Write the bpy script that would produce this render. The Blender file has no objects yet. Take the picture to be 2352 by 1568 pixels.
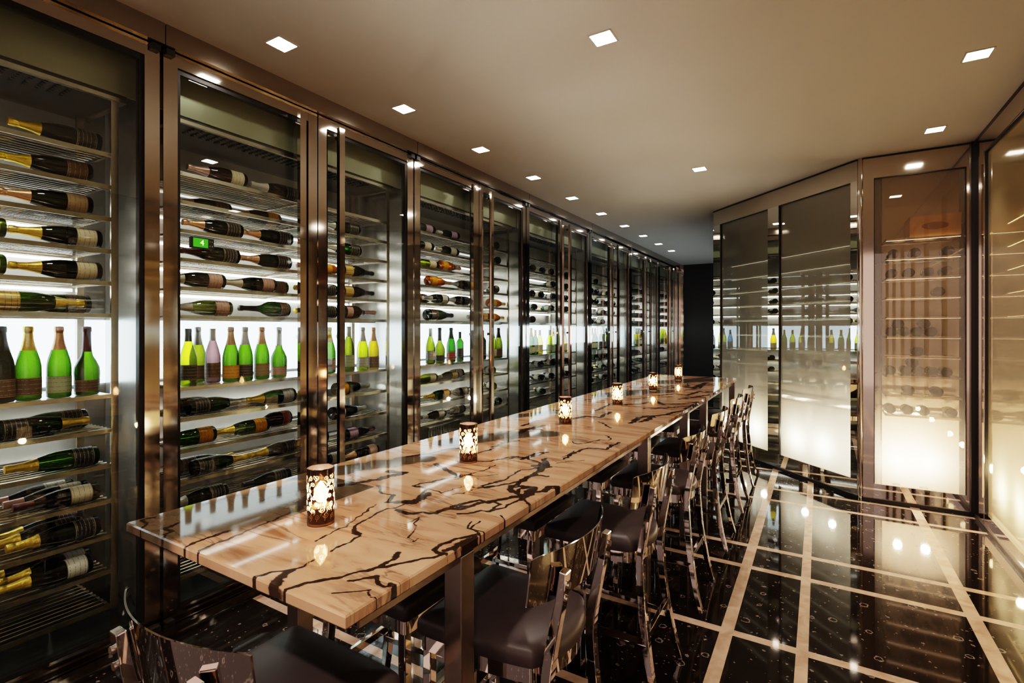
import bpy, bmesh, math, random
import numpy as np
from mathutils import Vector, Matrix
random.seed(7)
PI = math.pi
D = bpy.data
COL = bpy.context.scene.collection
scene = bpy.context.scene

# ------------------------------------------------------------------ helpers
class MB:
    """collects verts / faces for one mesh object"""
    def __init__(s): s.v = []; s.f = []; s.sm = []
    def box(s, a, b):
        x0, y0, z0 = a; x1, y1, z1 = b
        n = len(s.v)
        s.v += [(x0,y0,z0),(x1,y0,z0),(x1,y1,z0),(x0,y1,z0),(x0,y0,z1),(x1,y0,z1),(x1,y1,z1),(x0,y1,z1)]
        for q in ((0,3,2,1),(4,5,6,7),(0,1,5,4),(1,2,6,5),(2,3,7,6),(3,0,4,7)):
            s.f.append(tuple(n+i for i in q)); s.sm.append(False)
        return s
    def bar(s, p, q, w, h=None, up=(0,0,1)):
        """rectangular bar from p to q"""
        h = h or w
        p = Vector(p); q = Vector(q); d = (q-p).normalized()
        u = Vector(up)
        if abs(d.dot(u)) > .95: u = Vector((0,1,0))
        a = d.cross(u).normalized(); b = a.cross(d).normalized()
        n = len(s.v)
        for c in (p, q):
            for i, j in ((-1,-1),(1,-1),(1,1),(-1,1)):
                s.v.append(tuple(c + a*(i*w/2) + b*(j*h/2)))
        for k in ((0,1,2,3),(7,6,5,4),(0,4,5,1),(1,5,6,2),(2,6,7,3),(3,7,4,0)):
            s.f.append(tuple(n+i for i in k)); s.sm.append(False)
        return s
    def rod(s, p, q, r, seg=8):
        return s.tube([p, q], [r, r], seg)
    def tube(s, pts, rs, seg=10, cap=True):
        pts = [Vector(p) for p in pts]; n0 = len(s.v)
        if not hasattr(rs, '__len__'): rs = [rs]*len(pts)
        prev = None
        for i, p in enumerate(pts):
            d = (pts[min(i+1, len(pts)-1)] - pts[max(i-1, 0)]).normalized()
            if prev is None:
                u = Vector((0,0,1)) if abs(d.z) < .9 else Vector((0,1,0))
                a = d.cross(u).normalized()
            else:
                a = (prev - d*prev.dot(d)).normalized()
            prev = a; b = d.cross(a)
            for k in range(seg):
                t = 2*PI*k/seg
                s.v.append(tuple(p + (a*math.cos(t) + b*math.sin(t))*rs[i]))
        for i in range(len(pts)-1):
            for k in range(seg):
                k2 = (k+1) % seg
                s.f.append((n0+i*seg+k, n0+i*seg+k2, n0+(i+1)*seg+k2, n0+(i+1)*seg+k)); s.sm.append(True)
        if cap:
            s.f.append(tuple(n0+k for k in reversed(range(seg)))); s.sm.append(False)
            m = n0+(len(pts)-1)*seg
            s.f.append(tuple(m+k for k in range(seg))); s.sm.append(False)
        return s
    def lathe(s, prof, seg=24, a0=0, a1=2*PI, cap=False):
        full = abs(a1-a0-2*PI) < 1e-6
        n0 = len(s.v); m = seg if full else seg+1
        for r, z in prof:
            for k in range(m):
                t = a0 + (a1-a0)*k/seg
                s.v.append((r*math.cos(t), r*math.sin(t), z))
        for i in range(len(prof)-1):
            for k in range(seg):
                k2 = (k+1) % m if full else k+1
                s.f.append((n0+i*m+k, n0+i*m+k2, n0+(i+1)*m+k2, n0+(i+1)*m+k)); s.sm.append(True)
        if cap:
            s.f.append(tuple(n0+k for k in reversed(range(m)))); s.sm.append(False)
            e = n0+(len(prof)-1)*m
            s.f.append(tuple(e+k for k in range(m))); s.sm.append(False)
        return s
    def quad(s, a, b, c, d):
        n = len(s.v); s.v += [tuple(a), tuple(b), tuple(c), tuple(d)]
        s.f.append((n, n+1, n+2, n+3)); s.sm.append(False)
        return s
    def prism(s, pts, z0, z1):
        n = len(s.v); m = len(pts)
        s.v += [(x, y, z0) for x, y in pts] + [(x, y, z1) for x, y in pts]
        s.f.append(tuple(n+i for i in reversed(range(m)))); s.sm.append(False)
        s.f.append(tuple(n+m+i for i in range(m))); s.sm.append(False)
        for i in range(m):
            j = (i+1) % m
            s.f.append((n+i, n+j, n+m+j, n+m+i)); s.sm.append(False)
        return s
    def mesh(s, name, mat=None):
        me = D.meshes.new(name)
        me.from_pydata(s.v, [], s.f)
        me.polygons.foreach_set('use_smooth', s.sm)
        if mat: me.materials.append(mat)
        me.update()
        if any(s.sm): me.set_sharp_from_angle(angle=.85)
        return me
    def build(s, name, mat, parent=None, bevel=0):
        o = link(name, s.mesh(name, mat), parent)
        if bevel:
            b = o.modifiers.new('bevel', 'BEVEL'); b.width = bevel; b.segments = 2; b.limit_method = 'ANGLE'
        return o

def link(name, data, parent=None, loc=(0,0,0)):
    o = D.objects.new(name, data); COL.objects.link(o)
    o.location = loc
    if parent: o.parent = parent
    return o
def tag(o, label=None, cat=None, group=None, kind=None):
    if label: o['label'] = label
    if cat: o['category'] = cat
    if group: o['group'] = group
    if kind: o['kind'] = kind
    return o
def empty(name, loc=(0,0,0), rz=0, label=None, cat=None, group=None):
    o = link(name, None, None, loc); o.rotation_euler = (0,0,rz)
    o.empty_display_size = .1
    return tag(o, label, cat, group)
def copy_tree(o, parent=None):
    c = o.copy(); COL.objects.link(c); c.parent = parent
    for ch in list(o.children): copy_tree(ch, c)
    return c

# ------------------------------------------------------------------ materials
def nodes(name):
    m = D.materials.new(name); m.use_nodes = True
    nt = m.node_tree
    for n in list(nt.nodes): nt.nodes.remove(n)
    out = nt.nodes.new('ShaderNodeOutputMaterial')
    return m, nt, out
def N(nt, t, **kw):
    n = nt.nodes.new(t)
    for k, v in kw.items():
        if k in n.inputs: n.inputs[k].default_value = v
        else: setattr(n, k, v)
    return n
def math_node(nt, op, a, b=None):
    n = nt.nodes.new('ShaderNodeMath'); n.operation = op
    for i, x in enumerate((a, b)):
        if x is None: continue
        if isinstance(x, (int, float)): n.inputs[i].default_value = x
        else: nt.links.new(x, n.inputs[i])
    return n.outputs[0]
def P(name, col, rough=.5, metal=0, spec=.5, emit=None, es=0, noise=0, nscale=40, bump=0, coat=0):
    m, nt, out = nodes(name)
    b = N(nt, 'ShaderNodeBsdfPrincipled')
    b.inputs['Base Color'].default_value = (*col, 1)
    b.inputs['Roughness'].default_value = rough
    b.inputs['Metallic'].default_value = metal
    b.inputs['Specular IOR Level'].default_value = spec
    b.inputs['Coat Weight'].default_value = coat
    if emit:
        b.inputs['Emission Color'].default_value = (*emit, 1); b.inputs['Emission Strength'].default_value = es
    if noise or bump:
        tc = N(nt, 'ShaderNodeTexCoord')
        nz = N(nt, 'ShaderNodeTexNoise'); nz.inputs['Scale'].default_value = nscale; nz.inputs['Detail'].default_value = 4
        nt.links.new(tc.outputs['Object'], nz.inputs['Vector'])
        if noise:
            r = N(nt, 'ShaderNodeMapRange'); r.inputs['To Min'].default_value = 1-noise; r.inputs['To Max'].default_value = 1+noise
            nt.links.new(nz.outputs['Fac'], r.inputs['Value'])
            mx = N(nt, 'ShaderNodeMix', data_type='RGBA', blend_type='MULTIPLY'); mx.inputs['Factor'].default_value = 1
            mx.inputs['A'].default_value = (*col, 1)
            # colour sockets of the mix node are indices 6 / 7, result 2
            mx.inputs[6].default_value = (*col, 1)
            nt.links.new(r.outputs['Result'], mx.inputs[7])
            nt.links.new(mx.outputs[2], b.inputs['Base Color'])
        if bump:
            bp = N(nt, 'ShaderNodeBump'); bp.inputs['Strength'].default_value = bump; bp.inputs['Distance'].default_value = .004
            nt.links.new(nz.outputs['Fac'], bp.inputs['Height']); nt.links.new(bp.outputs['Normal'], b.inputs['Normal'])
    nt.links.new(b.outputs[0], out.inputs[0])
    return m
def emis(name, col, s):
    m, nt, out = nodes(name)
    e = N(nt, 'ShaderNodeEmission'); e.inputs[0].default_value = (*col, 1); e.inputs[1].default_value = s
    nt.links.new(e.outputs[0], out.inputs[0]); return m
def schlick(nt, f0, scale=1.0):
    """Fresnel-like reflectance of a thin sheet, the same from both sides"""
    g = N(nt, 'ShaderNodeNewGeometry')
    dp = N(nt, 'ShaderNodeVectorMath', operation='DOT_PRODUCT')
    nt.links.new(g.outputs['Normal'], dp.inputs[0]); nt.links.new(g.outputs['Incoming'], dp.inputs[1])
    a = math_node(nt, 'ABSOLUTE', dp.outputs['Value'])
    p = math_node(nt, 'POWER', math_node(nt, 'SUBTRACT', 1.0, a), 5)
    f = math_node(nt, 'ADD', math_node(nt, 'MULTIPLY', p, (1-f0)*scale), f0)
    return math_node(nt, 'MINIMUM', f, 1.0)
def pane_mat(name, tint, f0, milk=0, milk_col=(1,1,1), rough=0.0, scale=1.0, gtint=(1,1,1)):
    m, nt, out = nodes(name)
    t = N(nt, 'ShaderNodeBsdfTransparent'); t.inputs[0].default_value = (*tint, 1)
    body = t.outputs[0]
    if milk:
        tl0 = N(nt, 'ShaderNodeBsdfTranslucent'); tl0.inputs[0].default_value = (*milk_col, 1)
        df = N(nt, 'ShaderNodeBsdfDiffuse'); df.inputs[0].default_value = (*milk_col, 1)
        tl = N(nt, 'ShaderNodeMixShader'); tl.inputs[0].default_value = .3
        nt.links.new(tl0.outputs[0], tl.inputs[1]); nt.links.new(df.outputs[0], tl.inputs[2])
        mx = N(nt, 'ShaderNodeMixShader'); mx.inputs[0].default_value = milk
        nt.links.new(t.outputs[0], mx.inputs[1]); nt.links.new(tl.outputs[0], mx.inputs[2])
        body = mx.outputs[0]
    g = N(nt, 'ShaderNodeBsdfGlossy'); g.inputs['Roughness'].default_value = rough
    g.inputs['Color'].default_value = (*gtint, 1)
    m2 = N(nt, 'ShaderNodeMixShader')
    nt.links.new(schlick(nt, f0, scale), m2.inputs[0])
    nt.links.new(body, m2.inputs[1]); nt.links.new(g.outputs[0], m2.inputs[2])
    nt.links.new(m2.outputs[0], out.inputs[0])
    return m
def bottle_glass(name, tint, body_col, body=.12):
    """one wall of coloured bottle glass: mostly see-through, a little body colour, sharp highlights"""
    m, nt, out = nodes(name)
    t = N(nt, 'ShaderNodeBsdfTransparent')
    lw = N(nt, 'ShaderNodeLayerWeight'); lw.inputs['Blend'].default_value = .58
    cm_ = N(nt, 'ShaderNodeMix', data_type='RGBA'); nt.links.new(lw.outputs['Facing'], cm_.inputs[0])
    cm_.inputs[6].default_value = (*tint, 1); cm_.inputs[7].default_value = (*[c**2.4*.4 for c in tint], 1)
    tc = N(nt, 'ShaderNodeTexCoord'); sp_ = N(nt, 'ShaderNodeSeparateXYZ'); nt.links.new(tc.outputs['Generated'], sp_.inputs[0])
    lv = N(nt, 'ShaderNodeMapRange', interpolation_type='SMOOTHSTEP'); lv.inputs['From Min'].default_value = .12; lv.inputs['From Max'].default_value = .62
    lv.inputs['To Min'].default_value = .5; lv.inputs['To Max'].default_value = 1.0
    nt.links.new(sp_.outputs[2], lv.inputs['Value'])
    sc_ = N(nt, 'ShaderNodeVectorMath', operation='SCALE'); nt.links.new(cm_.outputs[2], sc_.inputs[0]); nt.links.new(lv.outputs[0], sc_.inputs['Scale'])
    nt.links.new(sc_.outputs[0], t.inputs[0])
    d = N(nt, 'ShaderNodeBsdfDiffuse'); d.inputs[0].default_value = (*body_col, 1)
    mx = N(nt, 'ShaderNodeMixShader'); mx.inputs[0].default_value = body
    nt.links.new(t.outputs[0], mx.inputs[1]); nt.links.new(d.outputs[0], mx.inputs[2])
    g = N(nt, 'ShaderNodeBsdfGlossy'); g.inputs['Roughness'].default_value = .03
    m2 = N(nt, 'ShaderNodeMixShader')
    nt.links.new(schlick(nt, .06, .6), m2.inputs[0])
    nt.links.new(mx.outputs[0], m2.inputs[1]); nt.links.new(g.outputs[0], m2.inputs[2])
    nt.links.new(m2.outputs[0], out.inputs[0])
    return m

M = {}
M['steel'] = P('polished_steel', (.56,.50,.44), .07, 1)
M['steel_side'] = P('brushed_steel', (.50,.47,.42), .22, 1, noise=.12, nscale=12)
M['fascia'] = P('bronze_fascia', (.42,.37,.32), .16, 1)
M['chrome'] = P('chrome', (.73,.68,.65), .035, 1)
M['side_steel'] = P('side_steel', (.58,.56,.52), .24, .75, noise=.06, nscale=8)
M['mirror'] = P('mirror_steel', (.70,.66,.61), .015, 1)
M['leg_steel'] = P('satin_steel', (.42,.36,.32), .22, 1)
M['gasket'] = P('black_gasket', (.012,.011,.010), .35)
M['rod'] = P('rack_rod', (.66,.62,.55), .18, 1)
M['rackbar'] = P('rack_bar', (.55,.50,.43), .25, 1)
M['back'] = P('cabinet_back', (.40,.38,.34), .38, .2, noise=.06, nscale=6)
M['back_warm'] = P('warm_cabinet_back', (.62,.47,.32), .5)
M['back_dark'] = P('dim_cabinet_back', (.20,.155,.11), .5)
M['plenum'] = P('dark_vent', (.03,.03,.028), .35)
M['panel'] = emis('light_panel', (.87,.98,1.0), 2.5)
M['strip'] = emis('light_strip', (1,.93,.80), 4.0)
M['leather'] = P('black_leather', (.058,.043,.043), .42, 0, .5, noise=.15, nscale=25, bump=.06)
M['ceiling'] = P('painted_ceiling', (.70,.645,.55), .55, noise=.02, nscale=2)
M['black_wall'] = P('dark_wall', (.018,.014,.013), .6)
M['rear_wall'] = P('rear_wall', (.16,.10,.07), .5)
M['glass'] = pane_mat('door_glass', (.90,.965,.91), .065)
M['milky'] = pane_mat('milky_glass', (.88,.88,.76), .11, .46, (.88,.86,.70), scale=.8)
M['milky_amber'] = pane_mat('amber_glass', (.84,.70,.42), .22, .55, (.90,.70,.38), scale=.8)
M['warm_milky'] = pane_mat('warm_milky_glass', (.86,.74,.58), .10, .27, (.90,.74,.54), scale=.8)
M['lamp'] = emis('lamp_glow', (1,.90,.74), 30)
M['wax'] = P('wax', (.9,.8,.6), .5, emit=(1,.6,.25), es=1.2)
M['flame'] = emis('flame', (1,.90,.74), 900)
M['shelf_glass'] = pane_mat('shelf_glass', (.80,.93,.88), .08)
M['green_led'] = emis('green_digit', (.45,1,.12), 3)
M['green_glass'] = P('display_face', (.01,.05,.005), .2, emit=(.1,.6,.02), es=.35)
M['case'] = P('black_plastic', (.012,.012,.012), .4)
M['wood'] = P('crate_wood', (.55,.30,.12), .6, noise=.25, nscale=14)
M['carton'] = P('grey_carton', (.10,.09,.08), .6)
VEINS = [
  (0.007, [(-0.945,0.656),(-0.92,0.709),(-0.885,0.768),(-0.856,0.822),(-0.814,0.88),(-0.778,0.929),(-0.768,0.96),(-0.804,0.96),(-0.81,0.996),(-0.799,1.042),(-0.767,1.096)]),
  (0.014, [(-0.779,0.972),(-0.77,1.02),(-0.761,1.079)]),
  (0.008, [(-0.856,0.822),(-0.855,0.856),(-0.854,0.885),(-0.867,0.904)]),
  (0.005, [(-1.034,0.643),(-1.052,0.653),(-1.041,0.686),(-1.013,0.717),(-1.001,0.742),(-1.008,0.769),(-1.015,0.788)]),
  (0.014, [(-1.007,0.717),(-1.001,0.686),(-0.989,0.66),(-0.973,0.647),(-0.95,0.642)]),
  (0.005, [(-1.012,0.825),(-1.014,0.886),(-1.024,0.91),(-1.034,0.935),(-1.071,0.948),(-1.092,0.981),(-1.097,1.026),(-1.109,1.088),(-1.092,1.14),(-1.092,1.163)]),
  (0.012, [(-1.071,0.948),(-1.036,0.933)]),
  (0.012, [(-1.31,1.577),(-1.231,1.537),(-1.132,1.488)]),
  (0.008, [(-1.297,1.255),(-1.228,1.204),(-1.183,1.21),(-1.153,1.146),(-1.128,1.177),(-1.079,1.191),(-1.088,1.236),(-1.128,1.309),(-1.193,1.317),(-1.166,1.403),(-1.138,1.463),(-1.102,1.528)]),
  (0.018, [(-1.123,1.164),(-1.079,1.191),(-1.082,1.229),(-1.098,1.283)]),
  (0.012, [(-1.077,1.116),(-1.028,1.111),(-0.999,1.142),(-0.961,1.156),(-0.953,1.206),(-0.914,1.22),(-0.904,1.292),(-0.874,1.33),(-0.843,1.391),(-0.813,1.434),(-0.786,1.512),(-0.743,1.585)]),
  (0.008, [(-0.953,1.206),(-0.907,1.256),(-0.884,1.324),(-0.838,1.317),(-0.832,1.247)]),
  (0.008, [(-0.897,1.468),(-0.872,1.512),(-0.846,1.431),(-0.892,1.471),(-0.901,1.59),(-0.912,1.695),(-0.943,1.799),(-1.036,1.844),(-1.028,1.96)]),
  (0.014, [(-1.487,1.607),(-1.44,1.695),(-1.422,1.801),(-1.351,1.886)]),
  (0.018, [(-1.433,1.172),(-1.39,1.223),(-1.35,1.324),(-1.331,1.418),(-1.392,1.404)]),
  (0.007, [(-1.412,1.06),(-1.379,1.009),(-1.328,0.946),(-1.325,0.896),(-1.313,0.871),(-1.314,0.855),(-1.301,0.773),(-1.3,0.719),(-1.291,0.674),(-1.279,0.654)]),
  (0.02, [(-1.412,1.06),(-1.377,1.01),(-1.33,0.954)]),
  (0.003, [(-0.979,1.058),(-0.98,1.105),(-0.934,1.039),(-0.909,0.983),(-0.88,0.971),(-0.885,0.997)]),
  (0.004, [(-0.788,1.239),(-0.752,1.211),(-0.737,1.158),(-0.757,1.116),(-0.806,1.116),(-0.814,1.173)]),
  (0.007, [(-0.863,0.749),(-0.843,0.772),(-0.825,0.793),(-0.796,0.773),(-0.772,0.778),(-0.765,0.787),(-0.748,0.765)]),
  (0.003, [(-0.851,0.696),(-0.794,0.747),(-0.78,0.73),(-0.762,0.732)]),
  (0.006, [(-1.493,0.94),(-1.506,0.993),(-1.493,1.043),(-1.48,1.097),(-1.411,1.162)]),
  (0.006, [(-1.569,0.654),(-1.6,0.681),(-1.637,0.683),(-1.629,0.712)]),
  (0.006, [(-1.45,0.655),(-1.475,0.689),(-1.521,0.683),(-1.525,0.726)]),
  (0.008, [(-1.338,0.645),(-1.35,0.682),(-1.352,0.714),(-1.342,0.777)]),
  (0.004, [(-1.095,0.843),(-1.11,0.932),(-1.132,1.03),(-1.165,1.119)]),
  (0.004, [(-1.177,1.327),(-1.061,1.305),(-1.046,1.406),(-0.98,1.423),(-0.971,1.527)]),
  (0.006, [(-0.992,1.439),(-0.961,1.559),(-0.975,1.663),(-0.927,1.752)]),
  (0.006, [(-1.015,2.237),(-0.968,2.196),(-0.938,2.242),(-0.912,2.335),(-0.872,2.341),(-0.877,2.393),(-0.924,2.441)]),
  (0.02, [(-0.924,2.839),(-0.928,2.983),(-0.921,3.1),(-0.88,3.136),(-0.868,2.976),(-0.886,2.902)]),
  (0.008, [(-1.097,2.785),(-1.031,2.724),(-0.969,2.645)]),
  (0.014, [(-0.978,1.864),(-0.919,1.799),(-0.906,1.693),(-0.904,1.626),(-0.907,1.568)]),
  (0.012, [(-0.855,1.489),(-0.829,1.519),(-0.808,1.434),(-0.807,1.395)]),
  (0.012, [(-1.052,1.819),(-1.047,1.932),(-1.017,1.978)]),
  (0.02, [(-1.266,2.398),(-1.335,2.4),(-1.355,2.344)]),
  (0.014, [(-1.422,2.64),(-1.414,2.542),(-1.413,2.445)]),
  (0.018, [(-1.259,2.793),(-1.233,2.922),(-1.141,2.92),(-1.155,3.153)]),
  (0.016, [(-0.88,3.136),(-0.819,3.232),(-0.8,3.368),(-0.751,3.464)]),
  (0.02, [(-1.177,3.492),(-1.095,3.619),(-1.049,3.813),(-0.941,3.635)]),
  (0.02, [(-1.117,4.144),(-1.022,4.304),(-0.914,4.267),(-0.872,4.615)]),
  (0.03, [(-1.255,4.752),(-1.173,4.937),(-0.978,4.792),(-0.96,5.358)]),
  (0.03, [(-1.437,5.226),(-1.3,5.474),(-1.143,5.744),(-1.03,5.998)]),
  (0.02, [(-0.764,3.524),(-0.752,3.827),(-0.724,4.098)]),
  (0.01, [(-0.904,1.909),(-0.913,2.042),(-0.891,2.145),(-0.817,2.159),(-0.811,2.326)]),
  (0.014, [(-1.263,3.088),(-1.259,3.224),(-1.284,3.505)]),
  (0.02, [(-1.276,2.048),(-1.307,2.152),(-1.333,2.27),(-1.326,2.42),(-1.32,2.519)]),
  (0.014, [(-1.273,1.937),(-1.276,2.048),(-1.243,2.116)]),
  (0.006, [(-1.439,2.046),(-1.417,2.219),(-1.384,2.355),(-1.33,2.449)]),
  (0.008, [(-1.266,1.807),(-1.262,1.86),(-1.254,1.916)]),
  (0.008, [(-1.189,1.698),(-1.147,1.724),(-1.107,1.837),(-1.058,1.848),(-1.04,1.915)]),
  (0.01, [(-1.098,1.806),(-1.09,1.848)]),
  (0.014, [(-0.961,1.753),(-0.952,1.791),(-0.926,1.79),(-0.935,1.737),(-0.9,1.773)]),
  (0.008, [(-0.973,1.882),(-0.948,1.81),(-0.91,1.721),(-0.905,1.636),(-0.906,1.541),(-0.9,1.494)]),
  (0.01, [(-0.969,1.428),(-0.945,1.467),(-0.923,1.506),(-0.905,1.555),(-0.905,1.622),(-0.875,1.654),(-0.849,1.656)]),
  (0.014, [(-0.906,1.491),(-0.887,1.454),(-0.838,1.427),(-0.815,1.43),(-0.832,1.511),(-0.867,1.502)]),
  (0.012, [(-0.952,1.224),(-0.935,1.274),(-0.915,1.316),(-0.878,1.309),(-0.851,1.366),(-0.829,1.411),(-0.808,1.468),(-0.778,1.497),(-0.79,1.549),(-0.757,1.569)]),
  (0.007, [(-0.901,1.186),(-0.866,1.221),(-0.86,1.242),(-0.829,1.261),(-0.81,1.301),(-0.812,1.348),(-0.795,1.389),(-0.756,1.362)]),
  (0.005, [(-1.023,1.315),(-0.997,1.342),(-0.993,1.39),(-0.962,1.457)]),
  (0.003, [(-0.903,1.837),(-0.87,1.891),(-0.823,1.937)]),
  (0.003, [(-0.926,1.928),(-0.922,2.026),(-0.926,2.063)]),
  (0.003, [(-1.018,1.582),(-1.059,1.529),(-1.095,1.521)]),
  (0.004, [(-1.12,1.451),(-1.11,1.541),(-1.092,1.596),(-1.096,1.687)]),
  (0.003, [(-0.829,1.142),(-0.832,1.156),(-0.813,1.112),(-0.769,1.102),(-0.751,1.098)]),
]

# ------------------------------------------------------------------ dimensions (metres; camera stands at x=0, y=0)
CEIL = 3.0
WX = -2.785            # door plane of the long wine wall
J0, PITCH, NU = -.58, 1.83, 7      # hinge joints of the two-door cabinets
END_Y = J0 + PITCH*NU
TT = .96               # table top height
TX0, TX1, TY0, TY1 = -1.649, -.764, .656, 6.03
PA, PB, PC = (-1.15, 6.88), (.31, 5.40), (1.07, 5.40)

def seg_dist(px, py, polys, jitter=0):
    """max over polylines of a soft line profile, for every point"""
    out = np.zeros(len(px), dtype=np.float32)
    rng = random.Random(3)
    for w, pts in polys:
        pts = [np.array(p, float) for p in pts]
        if jitter:
            fine = []
            for a, b in zip(pts[:-1], pts[1:]):
                n = max(2, int(np.linalg.norm(b-a)/.018))
                for i in range(n):
                    p = a + (b-a)*i/n
                    if i: p = p + np.array([rng.gauss(0, jitter), rng.gauss(0, jitter)])
                    fine.append(p)
            fine.append(pts[-1]); pts = fine
        lo = np.min(pts, axis=0)-.08; hi = np.max(pts, axis=0)+.08
        sel = np.where((px > lo[0]) & (px < hi[0]) & (py > lo[1]) & (py < hi[1]))[0]
        if not len(sel): continue
        x = px[sel]; y = py[sel]; dm = np.full(len(sel), 9.0)
        n = len(pts)
        for i, (a, b) in enumerate(zip(pts[:-1], pts[1:])):
            ab = b-a; L = max(ab.dot(ab), 1e-9)
            t = np.clip(((x-a[0])*ab[0] + (y-a[1])*ab[1])/L, 0, 1)
            d = np.hypot(x-a[0]-t*ab[0], y-a[1]-t*ab[1])
            ww = w*(.65 + .6*rng.random()) if jitter else w
            dm = np.minimum(dm, d/ww)
        out[sel] = np.maximum(out[sel], np.exp(-dm*dm*.9))
    return out

# ------------------------------------------------------------------ marble
def marble_mat():
    m, nt, out = nodes('veined_marble')
    L = nt.links.new
    b = N(nt, 'ShaderNodeBsdfPrincipled')
    b.inputs['Roughness'].default_value = .05; b.inputs['Specular IOR Level'].default_value = .24
    tc = N(nt, 'ShaderNodeTexCoord')
    mp = N(nt, 'ShaderNodeMapping'); mp.inputs['Rotation'].default_value = (0, 0, math.radians(-58)); mp.inputs['Scale'].default_value = (1.3, 6.0, 1)
    L(tc.outputs['Object'], mp.inputs[0])
    n1 = N(nt, 'ShaderNodeTexNoise'); n1.inputs['Scale'].default_value = 2.2; n1.inputs['Detail'].default_value = 6; n1.inputs['Distortion'].default_value = .7
    L(mp.outputs[0], n1.inputs['Vector'])
    cr = N(nt, 'ShaderNodeValToRGB')
    e = cr.color_ramp.elements
    e[0].position = .28; e[0].color = (.28, .14, .07, 1)
    e[1].position = .68; e[1].color = (.66, .44, .29, 1)
    x = e.new(.44); x.color = (.54, .33, .20, 1)
    L(n1.outputs['Fac'], cr.inputs[0])
    # thin brown streaks
    ridge = math_node(nt, 'ABSOLUTE', math_node(nt, 'SUBTRACT', n1.outputs['Fac'], .47))
    st = N(nt, 'ShaderNodeMapRange', interpolation_type='SMOOTHSTEP'); st.inputs['From Min'].default_value = 0; st.inputs['From Max'].default_value = .03
    st.inputs['To Min'].default_value = 1; st.inputs['To Max'].default_value = 0
    L(ridge, st.inputs['Value'])
    n2 = N(nt, 'ShaderNodeTexNoise'); n2.inputs['Scale'].default_value = 3.1; n2.inputs['Detail'].default_value = 2
    L(tc.outputs['Object'], n2.inputs['Vector'])
    gate = N(nt, 'ShaderNodeMapRange', interpolation_type='SMOOTHSTEP'); gate.inputs['From Min'].default_value = .42; gate.inputs['From Max'].default_value = .6
    L(n2.outputs['Fac'], gate.inputs['Value'])
    stf = math_node(nt, 'MULTIPLY', math_node(nt, 'MULTIPLY', st.outputs[0], gate.outputs[0]), .8)
    mx = N(nt, 'ShaderNodeMix', data_type='RGBA'); L(stf, mx.inputs[0]); L(cr.outputs[0], mx.inputs[6]); mx.inputs[7].default_value = (.16, .085, .05, 1)
    ca = N(nt, 'ShaderNodeAttribute', attribute_name='cloud')
    cf = math_node(nt, 'MULTIPLY', math_node(nt, 'ADD', ca.outputs['Fac'], math_node(nt, 'MULTIPLY', math_node(nt, 'SUBTRACT', n1.outputs['Fac'], .42), 1.3)), math_node(nt, 'MINIMUM', math_node(nt, 'MULTIPLY', ca.outputs['Fac'], 2.0), 1.0))
    cfr = N(nt, 'ShaderNodeMapRange', interpolation_type='SMOOTHSTEP'); cfr.inputs['From Min'].default_value = .05; cfr.inputs['From Max'].default_value = .6; cfr.inputs['To Max'].default_value = .9
    L(cf, cfr.inputs['Value'])
    mc = N(nt, 'ShaderNodeMix', data_type='RGBA'); L(cfr.outputs[0], mc.inputs[0]); L(mx.outputs[2], mc.inputs[6]); mc.inputs[7].default_value = (.05, .046, .028, 1)
    mx = mc
    # the main dark veins carried by the mesh
    at = N(nt, 'ShaderNodeAttribute', attribute_name='vein')
    n3 = N(nt, 'ShaderNodeTexNoise'); n3.inputs['Scale'].default_value = 45; n3.inputs['Detail'].default_value = 5
    mp3 = N(nt, 'ShaderNodeMapping'); mp3.inputs['Rotation'].default_value = (0, 0, math.radians(-58)); mp3.inputs['Scale'].default_value = (.5, 2.2, 1)
    L(tc.outputs['Object'], mp3.inputs[0]); L(mp3.outputs[0], n3.inputs['Vector'])
    v = math_node(nt, 'ADD', at.outputs['Fac'], math_node(nt, 'MULTIPLY', math_node(nt, 'SUBTRACT', n3.outputs['Fac'], .5), .95))
    vr = N(nt, 'ShaderNodeMapRange', interpolation_type='SMOOTHSTEP'); vr.inputs['From Min'].default_value = .36; vr.inputs['From Max'].default_value = .62
    L(v, vr.inputs['Value'])
    has = N(nt, 'ShaderNodeMapRange'); has.inputs['From Min'].default_value = .02; has.inputs['From Max'].default_value = .2
    L(at.outputs['Fac'], has.inputs['Value'])
    vf = math_node(nt, 'MULTIPLY', math_node(nt, 'MULTIPLY', vr.outputs[0], has.outputs[0]), .96)
    m2 = N(nt, 'ShaderNodeMix', data_type='RGBA'); L(vf, m2.inputs[0]); L(mx.outputs[2], m2.inputs[6]); m2.inputs[7].default_value = (.022, .013, .009, 1)
    L(m2.outputs[2], b.inputs['Base Color']); L(b.outputs[0], out.inputs[0])
    return m
M['marble'] = marble_mat()

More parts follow.
